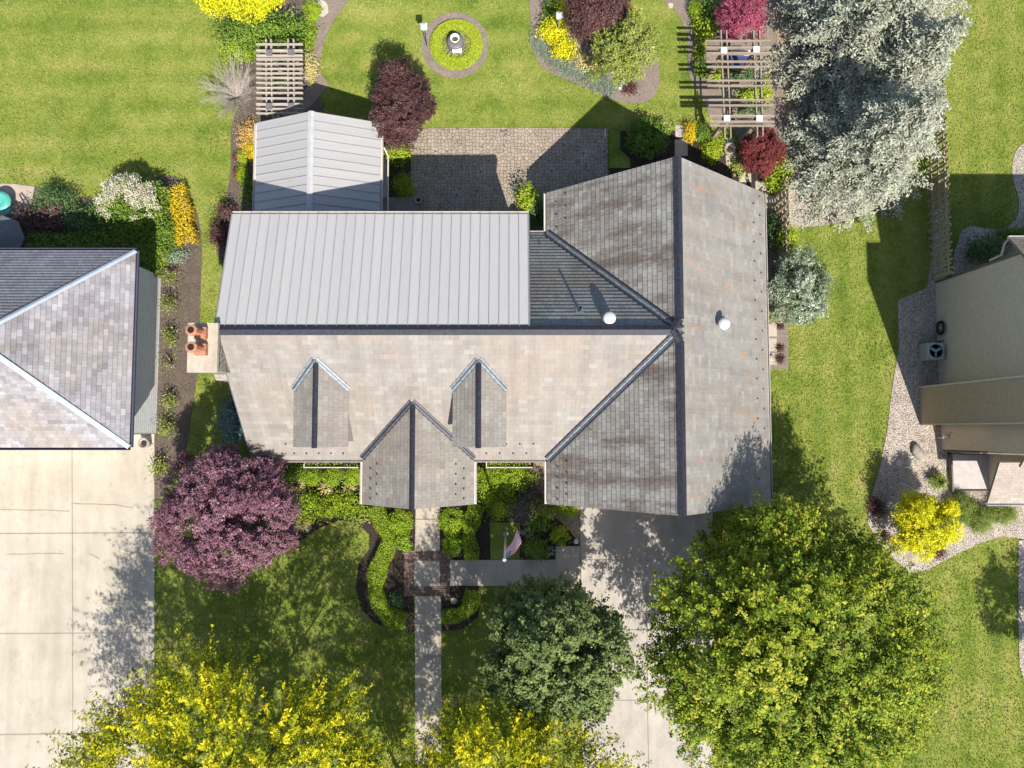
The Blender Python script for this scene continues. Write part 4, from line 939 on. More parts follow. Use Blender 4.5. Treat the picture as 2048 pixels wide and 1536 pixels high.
# entry stoop in front of the wall
a = P(1897,908,0); c = P(1962,980,0)
t = thing('entry_stoop', 'pale concrete pad framed by brown trim beside the right house', 'stoop', (a[0], c[1], 0))
MB().box(a[0], c[0]+.4, c[1], a[1], 0, .12).build('slab', plain('pale_slab', (.44,.40,.39), .8), t)
b = MB(); b.box(a[0]-.08, a[0]-.004, c[1]-.05, a[1]+.2, 0, .35); b.box(a[0]-.004, c[0]+.4, c[1]-.06, c[1]-.004, 0, .2); b.box(a[0]-.08, c[0]+.4, a[1]+.004, a[1]+.12, 0, 1.2); b.build('frame', M['trimbr'], t)

# air conditioner
c = P(1872,702,.85); t = thing('air_conditioner', 'grey outdoor cooling unit with round fan beside the beige wall', 'air conditioner', (c[0], c[1], 0)); s_ = .42
b = MB(); b.box(c[0]-s_, c[0]+s_, c[1]-s_, c[1]+s_, .08, .80)
for i in range(14):
    x = c[0]-s_+.03+i*.06; b.box(x, x+.02, c[1]-s_-.012, c[1]-s_-.001, .12, .76); y = c[1]-s_+.03+i*.06; b.box(c[0]-s_-.012, c[0]-s_-.001, y, y+.02, .12, .76)
b.build('cabinet', M['acmetal'], t)
b = MB(); n = 28; rad = .34; pts_o = []; V = []; 
for i in range(n):
    an = 6.283*i/n; ca, sa = math.cos(an), math.sin(an); mx_ = max(abs(ca), abs(sa)); sq = s_*1.03/mx_; sq = min(sq, s_*1.25); V += [(c[0]+ca*sq, c[1]+sa*sq, .80), (c[0]+ca*sq, c[1]+sa*sq, .85), (c[0]+ca*rad, c[1]+sa*rad, .87), (c[0]+ca*rad, c[1]+sa*rad, .78)]
b.add(V, [(4*i+k, 4*((i+1)%n)+k, 4*((i+1)%n)+k+1, 4*i+k+1) for i in range(n) for k in range(3)]); b.build('top_ring', M['acmetal'], t)
MB().lathe((c[0],c[1],0), [(rad,.805),(.001,.805)], 24).build('fan_well', M['black'], t)
b = MB()
for i in range(3):
    an = i*2.094+.5; p1 = np.array([c[0]+.28*math.cos(an), c[1]+.28*math.sin(an), .84]); b.bar((c[0],c[1],.84), p1, .14, .012, up=(math.cos(an+1.57)*.4, math.sin(an+1.57)*.4, 1))
b.lathe((c[0],c[1],0), [(.06,.83),(.06,.87),(.001,.88)], 12); b.build('fan', M['acmetal'], t)
b = MB()
for k in range(5): b.add([(c[0]+rad*(.2+.2*k)*math.cos(6.283*i/24)+0, c[1]+rad*(.2+.2*k)*math.sin(6.283*i/24), .873) for i in range(24)] + [(c[0]+(rad*(.2+.2*k)-.008)*math.cos(6.283*i/24), c[1]+(rad*(.2+.2*k)-.008)*math.sin(6.283*i/24), .873) for i in range(24)], [(i,(i+1)%24,24+(i+1)%24,24+i) for i in range(24)])
b.build('grille', M['black'], t)
b = MB(); b.tube([(c[0]+.3,c[1]+.5,.3),(c[0]+.6,c[1]+.55,.35),(RX-.02,c[1]+.55,.6)], .04, 8); b.build('pipe', M['black'], t)
c = P(1873,656,.5); t = thing('hose_reel', 'black coiled hose reel hanging on the beige wall north of the cooling unit', 'hose reel', (RX-.12, c[1], .5))
b = MB(); 
for rr_ in (.34,.29,.24):
    pts = [(RX-.14+.02*math.sin(a*3), c[1]+rr_*math.cos(a), .55+rr_*math.sin(a)) for a in np.linspace(0,6.283,25)]; b.tube(pts, .035, 6)
b.build('hose', M['black'], t); MB().box(RX-.12, RX-.01, c[1]-.05, c[1]+.05, .4, .7).build('bracket', M['acmetal'], t)
c = P(1884,739,.6); t = thing('hose_tap', 'small white pipes and valve on the beige wall south of the cooling unit', 'tap', (RX-.1, c[1], .4))
b = MB(); b.tube([(RX-.02,c[1],.6),(RX-.2,c[1],.6),(RX-.2,c[1],.3)], .03, 8); b.build('pipe', M['white'], t); MB().box(RX-.28,RX-.12,c[1]-.09,c[1]-.04,.55,.63).build('valve', M['white'], t)
c = P(1880,872,.9); t = thing('gas_meter', 'pale grey gas meter with pipes on the wall south of the chimney chase', 'meter', (SX-.25, c[1], 0))
b = MB(); b.lathe((SX-.42,c[1],.6), [(.001,-.14),(.12,-.12),(.15,0),(.12,.12),(.001,.14)], 16); b.build('body', M['gutter'], t, True); b = MB(); b.tube([(SX-.42,c[1]+.14,.7),(SX-.42,c[1]+.14,.95),(SX-.1,c[1]+.14,.95)], .03, 8); b.tube([(SX-.55,c[1]-.1,.02),(SX-.55,c[1]-.1,.6),(SX-.3,c[1]-.1,.6)], .025, 8); b.build('pipe', M['gutter'], t)

# doors and windows of the facades
def opening(parent, kind, ax, at, a0, a1, z0, z1, out, frame='white', infill='glass'):
    "ax: 'y' = wall faces north or south at y=at, 'x' = wall faces east or west at x=at"
    def bx(u0, u1, w0, w1, d0, d1):
        lo, hi = sorted((at + out * d0, at + out * d1)); b = MB()
        return b.box(u0, u1, lo, hi, w0, w1) if ax == 'y' else b.box(lo, hi, u0, u1, w0, w1)
    f = bx(a0, a1, z0, z1, .004, .05).build(kind, M[frame], parent)
    if kind == 'garage_door':
        n_ = 4
        for i in range(n_): bx(a0 + .08, a1 - .08, z0 + .05 + i * (z1 - z0 - .1) / n_, z0 + .01 + (i + 1) * (z1 - z0 - .1) / n_, .052, .075).build('panel', M[infill], f)
    else: bx(a0 + .07, a1 - .07, z0 + .07, z1 - .07, .052, .062).build('pane', M['glass'], f)
for a0 in (2.9, 7.4): opening(house, 'garage_door', 'y', YS + .3, a0, a0 + 3.4, .03, 2.35, -1, 'gutter', 'wood_grey')
opening(house, 'window', 'y', YS + .3, 6.2, 7.5, 4.2, 5.5, -1)
for a0 in (-11, -9, .0): opening(house, 'window', 'y', YE + ov, a0, a0 + 1.3, 1.0, 2.3, -1)
for a0 in (-1.5, 2.5, 6.5): opening(house, 'window', 'x', XE - ov, a0, a0 + 1.4, .95, 2.2, 1)
for a0 in (-5.6, -3.2, -1.2): opening(house, 'window', 'y', ym1, a0, a0 + 1.3, 3.4, 4.8, 1); opening(house, 'window', 'y', ym1, a0, a0 + 1.3, .9, 2.3, 1)
opening(house, 'window', 'y', YN - .3, 4.0, 5.8, .9, 2.3, 1); opening(house, 'window', 'y', YN - .3, 7.8, 9.6, .9, 2.3, 1)
for a0 in (-31, -26.4, -22.6): opening(gar, 'garage_door', 'y', gS + .6, a0, a0 + 2.9, .03, 2.3, -1, 'gutter', 'white')
for a0 in (25.5, 28.5): opening(rh, 'window', 'y', -1.0, a0, a0 + 1.4, 4.3, 5.7, -1)

# ------------------------------------------------------------ pergolas
def pergola(label, rows, xl, xr, beams, posts, z, capm, thick=(), mw='wood_pale', skew=0, yext=(0,0)):
    c0 = P((xl+xr)/2, sum(rows)/len(rows), 0); t = thing('pergola', label, 'pergola', (c0[0], c0[1], 0))
    for i, y in enumerate(rows):
        a = P(xl + skew*(i/len(rows)), y, z+.09); c = P(xr + skew*(i/len(rows)), y, z+.09); wd = .05 if i not in thick else .085
        b = MB(); b.bar(a, c, wd, .14); b.build('rafter', M[mw], t)
    for (xa, xb, y0, y1) in beams:
        b = MB(); b.bar(P(xa,y0,z-.08), P(xb,y1,z-.08), .06, .19); b.build('beam', M[mw], t)
    for (x, y) in posts:
        p = P(x, y, z+.2); b = MB(); b.box(p[0]-.09,p[0]+.09,p[1]-.09,p[1]+.09,0,z+.16); po = b.build('post', M[mw], t)
        MB().box(p[0]-.15,p[0]+.15,p[1]-.15,p[1]+.15,z+.165,z+.2).build('post_cap', M[capm], po)
        b = MB(); b.bar((p[0],p[1]+.1,z-.7), (p[0],p[1]+.65,z-.15), .07, .07); b.bar((p[0],p[1]-.1,z-.7), (p[0],p[1]-.65,z-.15), .07, .07); b.build('brace', M[mw], t)
    return t
pergola('small weathered pergola of close pale rafters north of the pavilion', [89,102,112,119,128,138,147,156,166,176,186,197,209,218,227], 513, 606,
        [(533,534,80,232),(543,545,80,232),(577,577,80,232),(588,589,80,232)], [(538,105),(582,104),(538,212),(582,212)], 2.5, 'caps_d', thick=(1,2,12))
pergola('large pergola of paired long rafters with white post caps by the spruces', [82,96,107,123.5,134,161.5,172,200,211,232.5,244,251.5], 1410, 1540,
        [(1441,1449,62,276),(1452,1461,62,276),(1506,1514,62,274),(1518,1525,62,272)], [(1448,100),(1513,98),(1454,236),(1519,236)], 2.7, 'caps_w', thick=(1,2,9,10), mw='wood_grey', skew=10)
c = P(1478,122,.45); t = thing('garden_chair', 'white framed garden chair with blue cushion under the large pergola', 'chair', (c[0], c[1], 0))
MB().box(c[0]-.55,c[0]+.55,c[1]-.25,c[1]+.25,.40,.48).build('seat', M['blue'], t); MB().box(c[0]-.55,c[0]+.55,c[1]+.26,c[1]+.34,.42,.92).build('backrest', M['white'], t)
for sx in (-.5,.5):
    for sy in (-.2,.28): MB().box(c[0]+sx-.025,c[0]+sx+.025,c[1]+sy-.025,c[1]+sy+.025,.01,.40).build('leg', M['white'], t)

# ------------------------------------------------------------ fences
def fence(name, label, x, y0, y1, h, mw='wood_fence', gap=.21, pw=.13, group=None):
    t = thing(name, label, 'fence', (x, y0, 0), group=group); b = MB(); y = y0; i = 0
    while y < y1 - pw:
        dx = -.045 if i % 2 == 0 else .045; hh = h + random.uniform(-.012,.012); b.box(x+dx-.01, x+dx+.01, y, y+pw, .05, hh-.05); b.add([(x+dx-.01,y,hh-.05),(x+dx-.01,y+pw,hh-.05),(x+dx-.01,y+pw*.7,hh),(x+dx-.01,y+pw*.3,hh),(x+dx+.01,y,hh-.05),(x+dx+.01,y+pw,hh-.05),(x+dx+.01,y+pw*.7,hh),(x+dx+.01,y+pw*.3,hh)], [(3,2,1,0),(4,5,6,7),(1,2,6,5),(2,3,7,6),(3,0,4,7)])
        y += gap/1.0 if i % 2 == 0 else gap; i += 1
    b.build('pickets', M[mw], t)
    for z in (.35, h*.52, h-.35): MB().box(x-.033, x+.033, y0, y1, z, z+.085).build('rail', M[mw], t)
    y = y0
    while y <= y1 + .01: MB().box(x-.034, x+.034, y-.045, y+.045, 0, h-.02).build('post', M[mw], t); y += (y1-y0)/max(1, round((y1-y0)/2.4))
    return t
fence('picket_fence', 'long yellowish board fence between the blue spruces and the right lawn', 21.72, 7.75, 22.5, 1.85)
fence('picket_fence', 'short board fence east of the wing ending at the spruce gravel', 13.75, 8.3, 12.6, 1.7, group=None)
fence('picket_fence', 'short dark inner fence run close to the east eave', 12.62, 9.0, 12.2, 1.5)

# ------------------------------------------------------------ garden objects
# flagpole
fb = P(1011.7,1067.5,0); fh = 7.2; t = thing('flagpole', 'slim white flagpole with ball top in the small lawn patch by the side walk', 'flagpole', fb)
b = MB(); b.lathe((fb[0],fb[1],0), [(.055,0),(.05,fh*.5),(.032,fh)], 14); b.build('pole', M['pole'], t, True); MB().lathe((fb[0],fb[1],fh), [(.001,0),(.06,.04),(.085,.1),(.06,.16),(.001,.19)], 14).build('ball', M['white'], t, True)
MB().lathe((fb[0],fb[1],0), [(.12,.016),(.12,.05),(.07,.08)], 14).build('base', M['white'], t)
nx, nyf = 26, 13; V = []; F = []; MI = []; ang = R(35)
for j in range(nyf + 1):
    for i in range(nx + 1):
        u = i / nx; v = j / nyf; w1 = math.sin(u*8 + v*2.2)*.07*u; w2 = math.cos(u*6 + v*3)*.05*u
        xx = .05 + u*.62 + w2 - v*.10*u; yy = .10*u + v*(.26 + .42*u) + w1 + .35*u*u; zz = fh - .18 - v*.62 - u*u*.5
        V.append((fb[0]+xx, fb[1]+yy, zz))
for j in range(nyf):
    for i in range(nx):
        a = j*(nx+1)+i; F.append((a,a+1,a+nx+2,a+nx+1)); MI.append(2 if (i < 10 and j < 7) else (0 if j % 2 == 0 else 1))
fl = raw('flag', V, F, M['flag'], None, mi=MI, smooth=True); tag(fl, 'red white and blue striped flag with stars hanging folded from the flagpole', 'flag')
b = MB()
for j in range(9):
    for i in range(6 if j % 2 == 0 else 5):
        fi = (.8 + i*1.6 + (.8 if j % 2 else 0)); fj = .4 + j*.72; i0, j0 = int(fi), int(fj); p = np.array(V[j0*(nx+1)+i0])*(1-(fi-i0))*(1-(fj-j0)) + np.array(V[j0*(nx+1)+i0+1])*(fi-i0)*(1-(fj-j0)) + np.array(V[(j0+1)*(nx+1)+i0])*(1-(fi-i0))*(fj-j0) + np.array(V[(j0+1)*(nx+1)+i0+1])*(fi-i0)*(fj-j0)
        e1 = np.array(V[j0*(nx+1)+i0+1]) - np.array(V[j0*(nx+1)+i0]); e1 /= np.linalg.norm(e1); e2 = np.array(V[(j0+1)*(nx+1)+i0]) - np.array(V[j0*(nx+1)+i0]); e2 /= np.linalg.norm(e2); nn = np.cross(e1,e2); nn /= np.linalg.norm(nn)
        for sg_ in (-1, 1):
            q5 = []
            for k in range(10): rr_ = .02 if k % 2 == 0 else .009; q5.append(p + nn*sg_*.005 + e1*rr_*math.sin(k*.6283) + e2*rr_*math.cos(k*.6283)*-1)
            b.add(q5, [tuple(range(10))])
st = b.build('stars', M['flag'][1], fl)
# urn fountain in round bed
c = P(912,92,0); t = thing('garden_urn', 'grey round urn with white bowl in the centre of the round bed', 'urn', (c[0], c[1], 0))
b = MB(); b.lathe((c[0],c[1],0), [(.42,.02),(.44,.12),(.36,.14),(.34,.38),(.43,.42),(.43,.5),(.24,.52)], 28); b.build('pedestal', M['caps_d'], t, True)
b = MB(); b.lathe((c[0],c[1],0), [(.15,.52),(.18,.62),(.24,.78),(.25,.82),(.20,.82),(.17,.72),(.10,.66)], 28); b.build('bowl', plain('white_stone', (.62,.60,.57), .6), t, True)
MB().lathe((c[0],c[1]-.03,0), [(.16,.70),(.001,.73)], 16).build('soil', M['mulch_l'], t)
c2 = P(914,100,.4); t = thing('garden_bench', 'small white stone bench on the south side of the grey urn', 'bench', (c2[0], c2[1]-.05, 0))
MB().box(c2[0]-.25,c2[0]+.25,c2[1]-.13,c2[1]+.10,.36,.42).build('seat', plain('white_bench', (.66,.66,.66), .6), t)
for s__ in (-.18,.18): MB().box(c2[0]+s__-.03,c2[0]+s__+.03,c2[1]-.1,c2[1]+.07,.01,.36).build('leg', M['white'], t)
# ground cover ring (many plants nobody could count)
lv = Leaves(); n = 30000; a = rng.uniform(0, 6.283, n); rr_ = np.sqrt(rng.uniform(.5**2, 1.40**2, n)); keep = ~((rr_ < .80) & (rng.uniform(0,1,n) < .9)); a = a[keep]; rr_ = rr_[keep]; n = len(a)
cc = P(913,91,0); C = np.stack([cc[0]+rr_*np.cos(a), cc[1]+rr_*np.sin(a)*.98, rng.uniform(.1,.24,n)*(1-.4*(rr_>1.33))],1); q_ = rdirs(n)*.7+[0,0,1.]; q_ /= np.linalg.norm(q_,axis=1,keepdims=True)
lv.add(leaf_quads(C, q_, .07, .045), rng.uniform(.25,1,n)); o = lv.build('ground_cover', L['lime']); tag(o, 'ring of bright lime ground cover around the grey urn', 'ground cover', kind='stuff')
MB()
def lantern(px, py, hgt, label, lean=(0,0), wood=False):
    c = P(px, py, 0); t = thing('garden_lantern', label, 'garden lantern', c); b = MB(); tp = c + np.array([lean[0], lean[1], hgt]); b.tube([c, tp], .022 if not wood else .05, 8); b.build('pole', M['black'] if not wood else M['wood_grey'], t)
    MB().box(tp[0]-.13,tp[0]+.13,tp[1]-.13,tp[1]+.13,hgt,hgt+.22).build('glass_box', M['acmetal'], t)
    b = MB(); b.add([(tp[0]-.17,tp[1]-.17,hgt+.222),(tp[0]+.17,tp[1]-.17,hgt+.222),(tp[0]+.17,tp[1]+.17,hgt+.222),(tp[0]-.17,tp[1]+.17,hgt+.222),(tp[0],tp[1],hgt+.33)], [(3,2,1,0),(0,1,4),(1,2,4),(2,3,4),(3,0,4)]); b.build('roof', M['caps_w'], t)
lantern(853.7, 92, 1.75, 'slender pole lantern with square roof beside the round bed', (.08, -.05))
lantern(1116, 76, 1.9, 'bird feeder with pale roof on a wooden post in the yellow shrub', (-.05,.0), True)
c = P(1152,1083,.4); t = thing('path_light', 'small white globe light on a stake where the side walk meets the driveway', 'path light', (c[0], c[1], 0))
MB().lathe((c[0],c[1],0), [(.02,.01),(.02,.3)], 8).build('stake', M['black'], t); MB().lathe((c[0],c[1],.3), [(.001,0),(.09,.03),(.13,.12),(.10,.2),(.001,.24)], 16).build('globe', M['white'], t, True)
c = P(1246,163,.3); t = thing('garden_statue', 'small white stone figure at the foot of the pale green tree', 'statue', (c[0], c[1], 0))
b = MB(); b.lathe((c[0],c[1],0), [(.16,.01),(.16,.08),(.10,.1),(.12,.3),(.07,.42),(.09,.5),(.001,.58)], 14); b.build('figure', M['white'], t, True); MB().box(c[0]-.2,c[0]+.0,c[1]-.3,c[1]-.2,.01,.12).build('plinth', M['white'], t)
c = P(1343,9,.1); stone('mosaic_disc', 'round pale mosaic disc lying on the right garden path', 1341, 12, 12, 12, .05, 'stonecap', True, None, 'garden disc')
c = P(1461,305,.4); pot('birdbath_bowl', 'wide stone bowl on the slab south of the large pergola', 1460, 296, .3, .5, 'rock', 'birdbath')
# left yard things
c = P(-2,402,.7); t = thing('kettle_grill', 'round teal lidded grill cut by the left edge of the picture', 'grill', (c[0], c[1], 0))
b = MB(); b.lathe((c[0],c[1],.4), [(.3,0),(.52,.1),(.55,.25),(.50,.27),(.48,.30),(.33,.38),(.31,.36),(.12,.42),(.001,.43)], 32); b.build('lid', M['teal'], t, True); b = MB(); b.lathe((c[0]+.25,c[1]-.45,.3), [(.1,0),(.24,.05),(.26,.22),(.2,.3),(.001,.34)], 20); b.build('side_pot', M['teal'], t, True)
for an in (0,2.1,4.2): b = MB(); b.bar((c[0]+.3*math.cos(an),c[1]+.3*math.sin(an),.42), (c[0]+.42*math.cos(an),c[1]+.42*math.sin(an),.02), .04, .04); b.build('leg', M['black'], t)
c = P(25,430,.25); t = thing('wooden_platform', 'small slatted wooden platform beside the teal grill', 'platform', (c[0], c[1], 0))
b = MB()
for i in range(8): b.box(c[0]-.45+i*.115, c[0]-.45+i*.115+.1, c[1]-.4, c[1]+.4, .2, .25)
b.build('slats', M['wood_pale'], t); MB().box(c[0]-.43,c[0]+.43,c[1]-.38,c[1]+.38,.01,.198).build('base', M['wood_grey'], t)
c = P(40,408,.7); t = thing('hand_cart', 'black tube handled cart leaning by the wooden platform', 'cart', (c[0], c[1], 0))
b = MB(); b.tube([c+[.3,-.45,-.6],c+[.15,-.15,-.1],c+[-.2,.2,.1],c+[-.3,.12,.1],c+[-.05,-.3,-.1],c+[.1,-.5,-.6]], .04, 8); b.build('handle', M['black'], t); MB().box(c[0]-.0,c[0]+.35,c[1]-.75,c[1]-.5,.05,.2).build('tray', M['black'], t)
c = P(2,475,1.6); t = thing('patio_umbrella', 'dark grey canvas umbrella in shade behind the left garage', 'umbrella', (c[0], c[1], 0))
MB().lathe((c[0],c[1],0), [(.03,0),(.03,1.9)], 8).build('pole', M['acmetal'], t); b = MB(); b.lathe((c[0],c[1],0), [(1.15,1.55),(1.12,1.6),(.5,1.85),(.001,2.02)], 8); b.build('canopy', M['canvas'], t)

# ------------------------------------------------------------ trees
lab = 'large green and yellow maple covering the lower right of the lot'
tree('maple_tree', lab, 'tree', 1572, 1280, 252, 5.4, 4.9, 'maple', nl=84, lobe=.20, ncl=26, clr=.22, nleaf=13, size=.15, trunk_r=.3, shoot=.6, tlo=.08, thi=.70, topgold=.3, irr=.08, low=-.15)
tree('oak_tree', 'dark blue green oak between the front walk and the driveway', 'tree', 1108, 1296, 128, 4.2, 3.3, 'oak', ry=136, nl=34, lobe=.27, ncl=20, clr=.22, nleaf=15, size=.16, trunk_r=.16, low=-.15, irr=.10, shoot=.4)
tree('locust_tree', 'tall golden tipped locust at the lower left over the driveway edge', 'tree', 440, 1640, 325, 7.0, 2.8, 'locust', ry=300, nl=82, lobe=.155, ncl=15, clr=.20, nleaf=13, size=.175, asp=.42, trunk_r=.26, shoot=1.1, topgold=.55, tlo=.0, thi=.6, irr=.07)
tree('locust_tree', 'golden tipped locust at the bottom centre beside the front walk', 'tree', 1015, 1635, 225, 6.6, 2.6, 'locust', ry=195, nl=50, lobe=.17, ncl=15, clr=.20, nleaf=13, size=.175, asp=.42, trunk_r=.24, shoot=1.1, topgold=.55, tlo=.0, thi=.6, irr=.09)
tree('locust_tree', 'golden tipped locust mostly below the bottom edge between the other two', 'tree', 790, 1880, 180, 7.0, 2.4, 'locust', nl=22, lobe=.17, ncl=12, clr=.24, nleaf=12, size=.16, asp=.42, trunk_r=.2, topgold=.4, shoot=1.0)
tree('plum_tree', 'rosy purple leaved plum tree at the front left corner of the house', 'tree', 452, 1024, 126, 3.4, 2.5, 'plum', ry=122, nl=44, lobe=.24, ncl=30, clr=.17, nleaf=15, size=.10, trunk_r=.13, irr=.12)
tree('purple_maple', 'dark purple small tree beside the pale metal pavilion roof', 'tree', 804, 214, 54, 2.5, 1.9, 'smoke', ry=80, nl=26, lobe=.30, ncl=22, clr=.2, nleaf=11, size=.10, trunk_r=.08)
tree('purple_maple', 'dark purple round tree in the island bed at the top centre', 'tree', 1192, 32, 54, 2.4, 1.9, 'smoke', ry=58, nl=22, lobe=.32, ncl=22, clr=.2, nleaf=11, size=.10, trunk_r=.08)
tree('small_tree', 'open pale yellow green small tree in the island bed', 'tree', 1250, 102, 62, 2.2, 1.6, 'magnolia', ry=58, nl=24, lobe=.26, ncl=12, clr=.2, nleaf=9, size=.12, trunk_r=.06, irr=.2)
tree('japanese_maple', 'bright crimson pink maple above the large pergola', 'tree', 1482, 32, 42, 2.0, 1.1, 'pinkm', ry=46, nl=18, lobe=.32, ncl=18, clr=.16, nleaf=10, size=.09, trunk_r=.05)
tree('japanese_maple', 'dull red low maple below the large pergola', 'tree', 1524, 304, 42, 1.1, .8, 'redm', ry=44, nl=18, lobe=.32, ncl=18, clr=.15, nleaf=10, size=.085, trunk_r=.05)
tree('variegated_tree', 'white speckled small tree at the east side of the slate wing', 'tree', 1590, 582, 50, 2.2, 1.7, 'varieg', ry=70, tlo=.12, thi=.88, nl=24, lobe=.3, ncl=24, clr=.18, nleaf=11, size=.10, trunk_r=.07)
tree('yellow_tree', 'bright yellow tree cut by the top edge at the upper left', 'tree', 490, -25, 120, 3.6, 1.8, 'gold', ry=55, nl=24, lobe=.30, ncl=22, clr=.3, nleaf=11, size=.12, trunk_r=.1, irr=.2)
tree('golden_tree', 'glowing yellow small tree on the gravel by the right house', 'tree', 1845, 1046, 52, 1.7, 1.2, 'gold', ry=54, nl=22, lobe=.3, ncl=22, clr=.2, nleaf=11, size=.10, trunk_r=.06, irr=.2)
tree('young_tree', 'young tree beyond the lower right edge casting a shadow on the lawn', 'tree', 2215, 1400, 66, 4.2, 2.0, 'green', ry=80, nl=18, lobe=.26, ncl=10, clr=.25, nleaf=9, size=.14, trunk_r=.08, irr=.25)
spruce('blue_spruce', 'nearest blue spruce with drooping silver boughs over the gravel and lawn', 1690, 338, 4.15, 8.6, dens=1.3)
spruce('blue_spruce', 'smaller blue spruce squeezed between the others nearest the board fence', 1732, 215, 3.1, 8.2, dens=1.3)
spruce('blue_spruce', 'middle blue spruce right behind the large pergola', 1690, 108, 5.2, 9.4, dens=1.3)
spruce('blue_spruce', 'farthest blue spruce cut by the top edge of the picture', 1760, -30, 4.9, 9.4, dens=1.2)
# ------------------------------------------------------------ shrubs
S = shrub
S('hydrangea_shrub', 'white flowering hydrangea behind the left garage', 262, 416, 62, 2.1, 'green', ry=50, size=.11)
c = P(252,402,1.9); lv = Leaves()
for k in range(120):
    a = random.uniform(0,6.28); r_ = random.uniform(.05,1)**.5; p = np.array([c[0]+r_*1.55*math.cos(a)-.1, c[1]+r_*1.25*math.sin(a)+.1, 2.1-.7*r_*r_+random.uniform(0,.12)])
    if p[1] < c[1]-.35 and p[0] > c[0]-.9 and random.random() < .85: continue
    m_ = 80; off = rng.normal(size=(m_,3))*np.array([.095,.095,.08])+[0,0,.1]; q_ = rdirs(m_)+[0,0,.6]; q_ /= np.linalg.norm(q_,axis=1,keepdims=True); lv.add(leaf_quads(p+off, q_, .06, .055), rng.uniform(0,1,m_))
hy = [o for o in COL.objects if o.name.startswith('hydrangea_shrub')][0]; lv.build('blossoms', L['hydr'], hy)
S('tall_shrub', 'green shrub squeezed between the hydrangea and the yellow hedge', 318, 398, 20, 1.6, 'green', ry=28, size=.12)
S('green_shrub', 'green shrub between the yellow hedge and the hydrangea', 322, 470, 34, 1.2, 'green', ry=44, size=.1)
hedge('yellow_hedge', 'narrow golden yellow barberry row at the curved bed edge', [(346,378),(358,415),(364,450),(368,480)], 34, .8, 'goldorange', size=.08)
S('purple_barberry', 'rusty purple barberry behind the left garage roof', 72, 442, 46, 1.2, 'smoke', ry=28, size=.08, tl=(.4,1))
S('purple_barberry', 'small purple barberry beside the dark blue green shrub', 112, 430, 20, 1.2, 'smoke', ry=36, size=.08, tl=(.4,1))
S('blue_green_shrub', 'dark blue green shrub at the pad corner on the left', 110, 402, 36, 1.3, 'dark', ry=28, size=.09)
S('blue_green_shrub', 'dull green wide shrub between the barberries and the hydrangea', 165, 440, 44, 1.1, 'dark', ry=30, size=.1)
hedge('garage_hedge', 'shaded green hedge along the north wall of the left garage', [(60,480),(160,483),(268,478),(290,500),(293,545)], 36, .9, 'green', size=.1)
S('catmint_plant', 'silvery green low plant at the top of the rose row', 345, 510, 30, .45, 'bluegrass', ry=14, size=.07, cat='plant')
S('pink_flowers', 'lime plant with a few lilac flowers beside the lean to', 312, 512, 20, .6, 'lime', ry=22, size=.09, cat='plant')
for i, (x, y, lb) in enumerate([(345,555,'topmost thin rose bush in the mulch row'), (347,607,'second thin rose bush from the top of the mulch row'), (349,674,'third rose bush in the mulch row, level with the upper chimney pot'), (345,728,'bare twiggy rose bush level with the foot of the chimney'), (344,800,'fifth rose bush in the mulch row just below the chimney'), (343,852,'sixth leafy rose bush near the end of the lean to'), (330,935,'lowest leafy bush of the mulch row beside the purple plum tree')]):
    c = P(x, y, 0); t = thing('rose_bush', lb, 'rose bush', c, group='rose bushes in the mulch strip'); b = MB()
    for k in range(11):
        a = random.uniform(0,6.28); r_ = random.uniform(.1,.35); h_ = random.uniform(.5,1.0); b.tube([c, c+[math.cos(a)*r_*.4,math.sin(a)*r_*.4,h_*.5], c+[math.cos(a)*r_,math.sin(a)*r_,h_]], [.016,.011,.005], 5)
    b.build('canes', M['bark'], t); n = (260,360,400,110,420,500,620)[i]; q_ = rdirs(n); C = c+rng.normal(size=(n,3))*np.array([.20,.21,.16])+np.array([rng.normal()*.08,-.06,.5])+np.repeat(rng.normal(size=(9,3))*[.12,.12,.08],n//9+1,axis=0)[:n]; C[:,2] = np.clip(C[:,2],.05,None); q_[:,2] += .6; q_ /= np.linalg.norm(q_,axis=1,keepdims=True); lv = Leaves(); lv.add(leaf_quads(C,q_,.09,.06), rng.uniform(0,1,n)); lv.build('leaves', L['magnolia'], t)
S('dwarf_blue_spruce', 'dwarf blue spruce hidden against the west gable of the house', 468, 842, 26, 1.1, 'bluey', ry=46, size=.16, asp=.35)
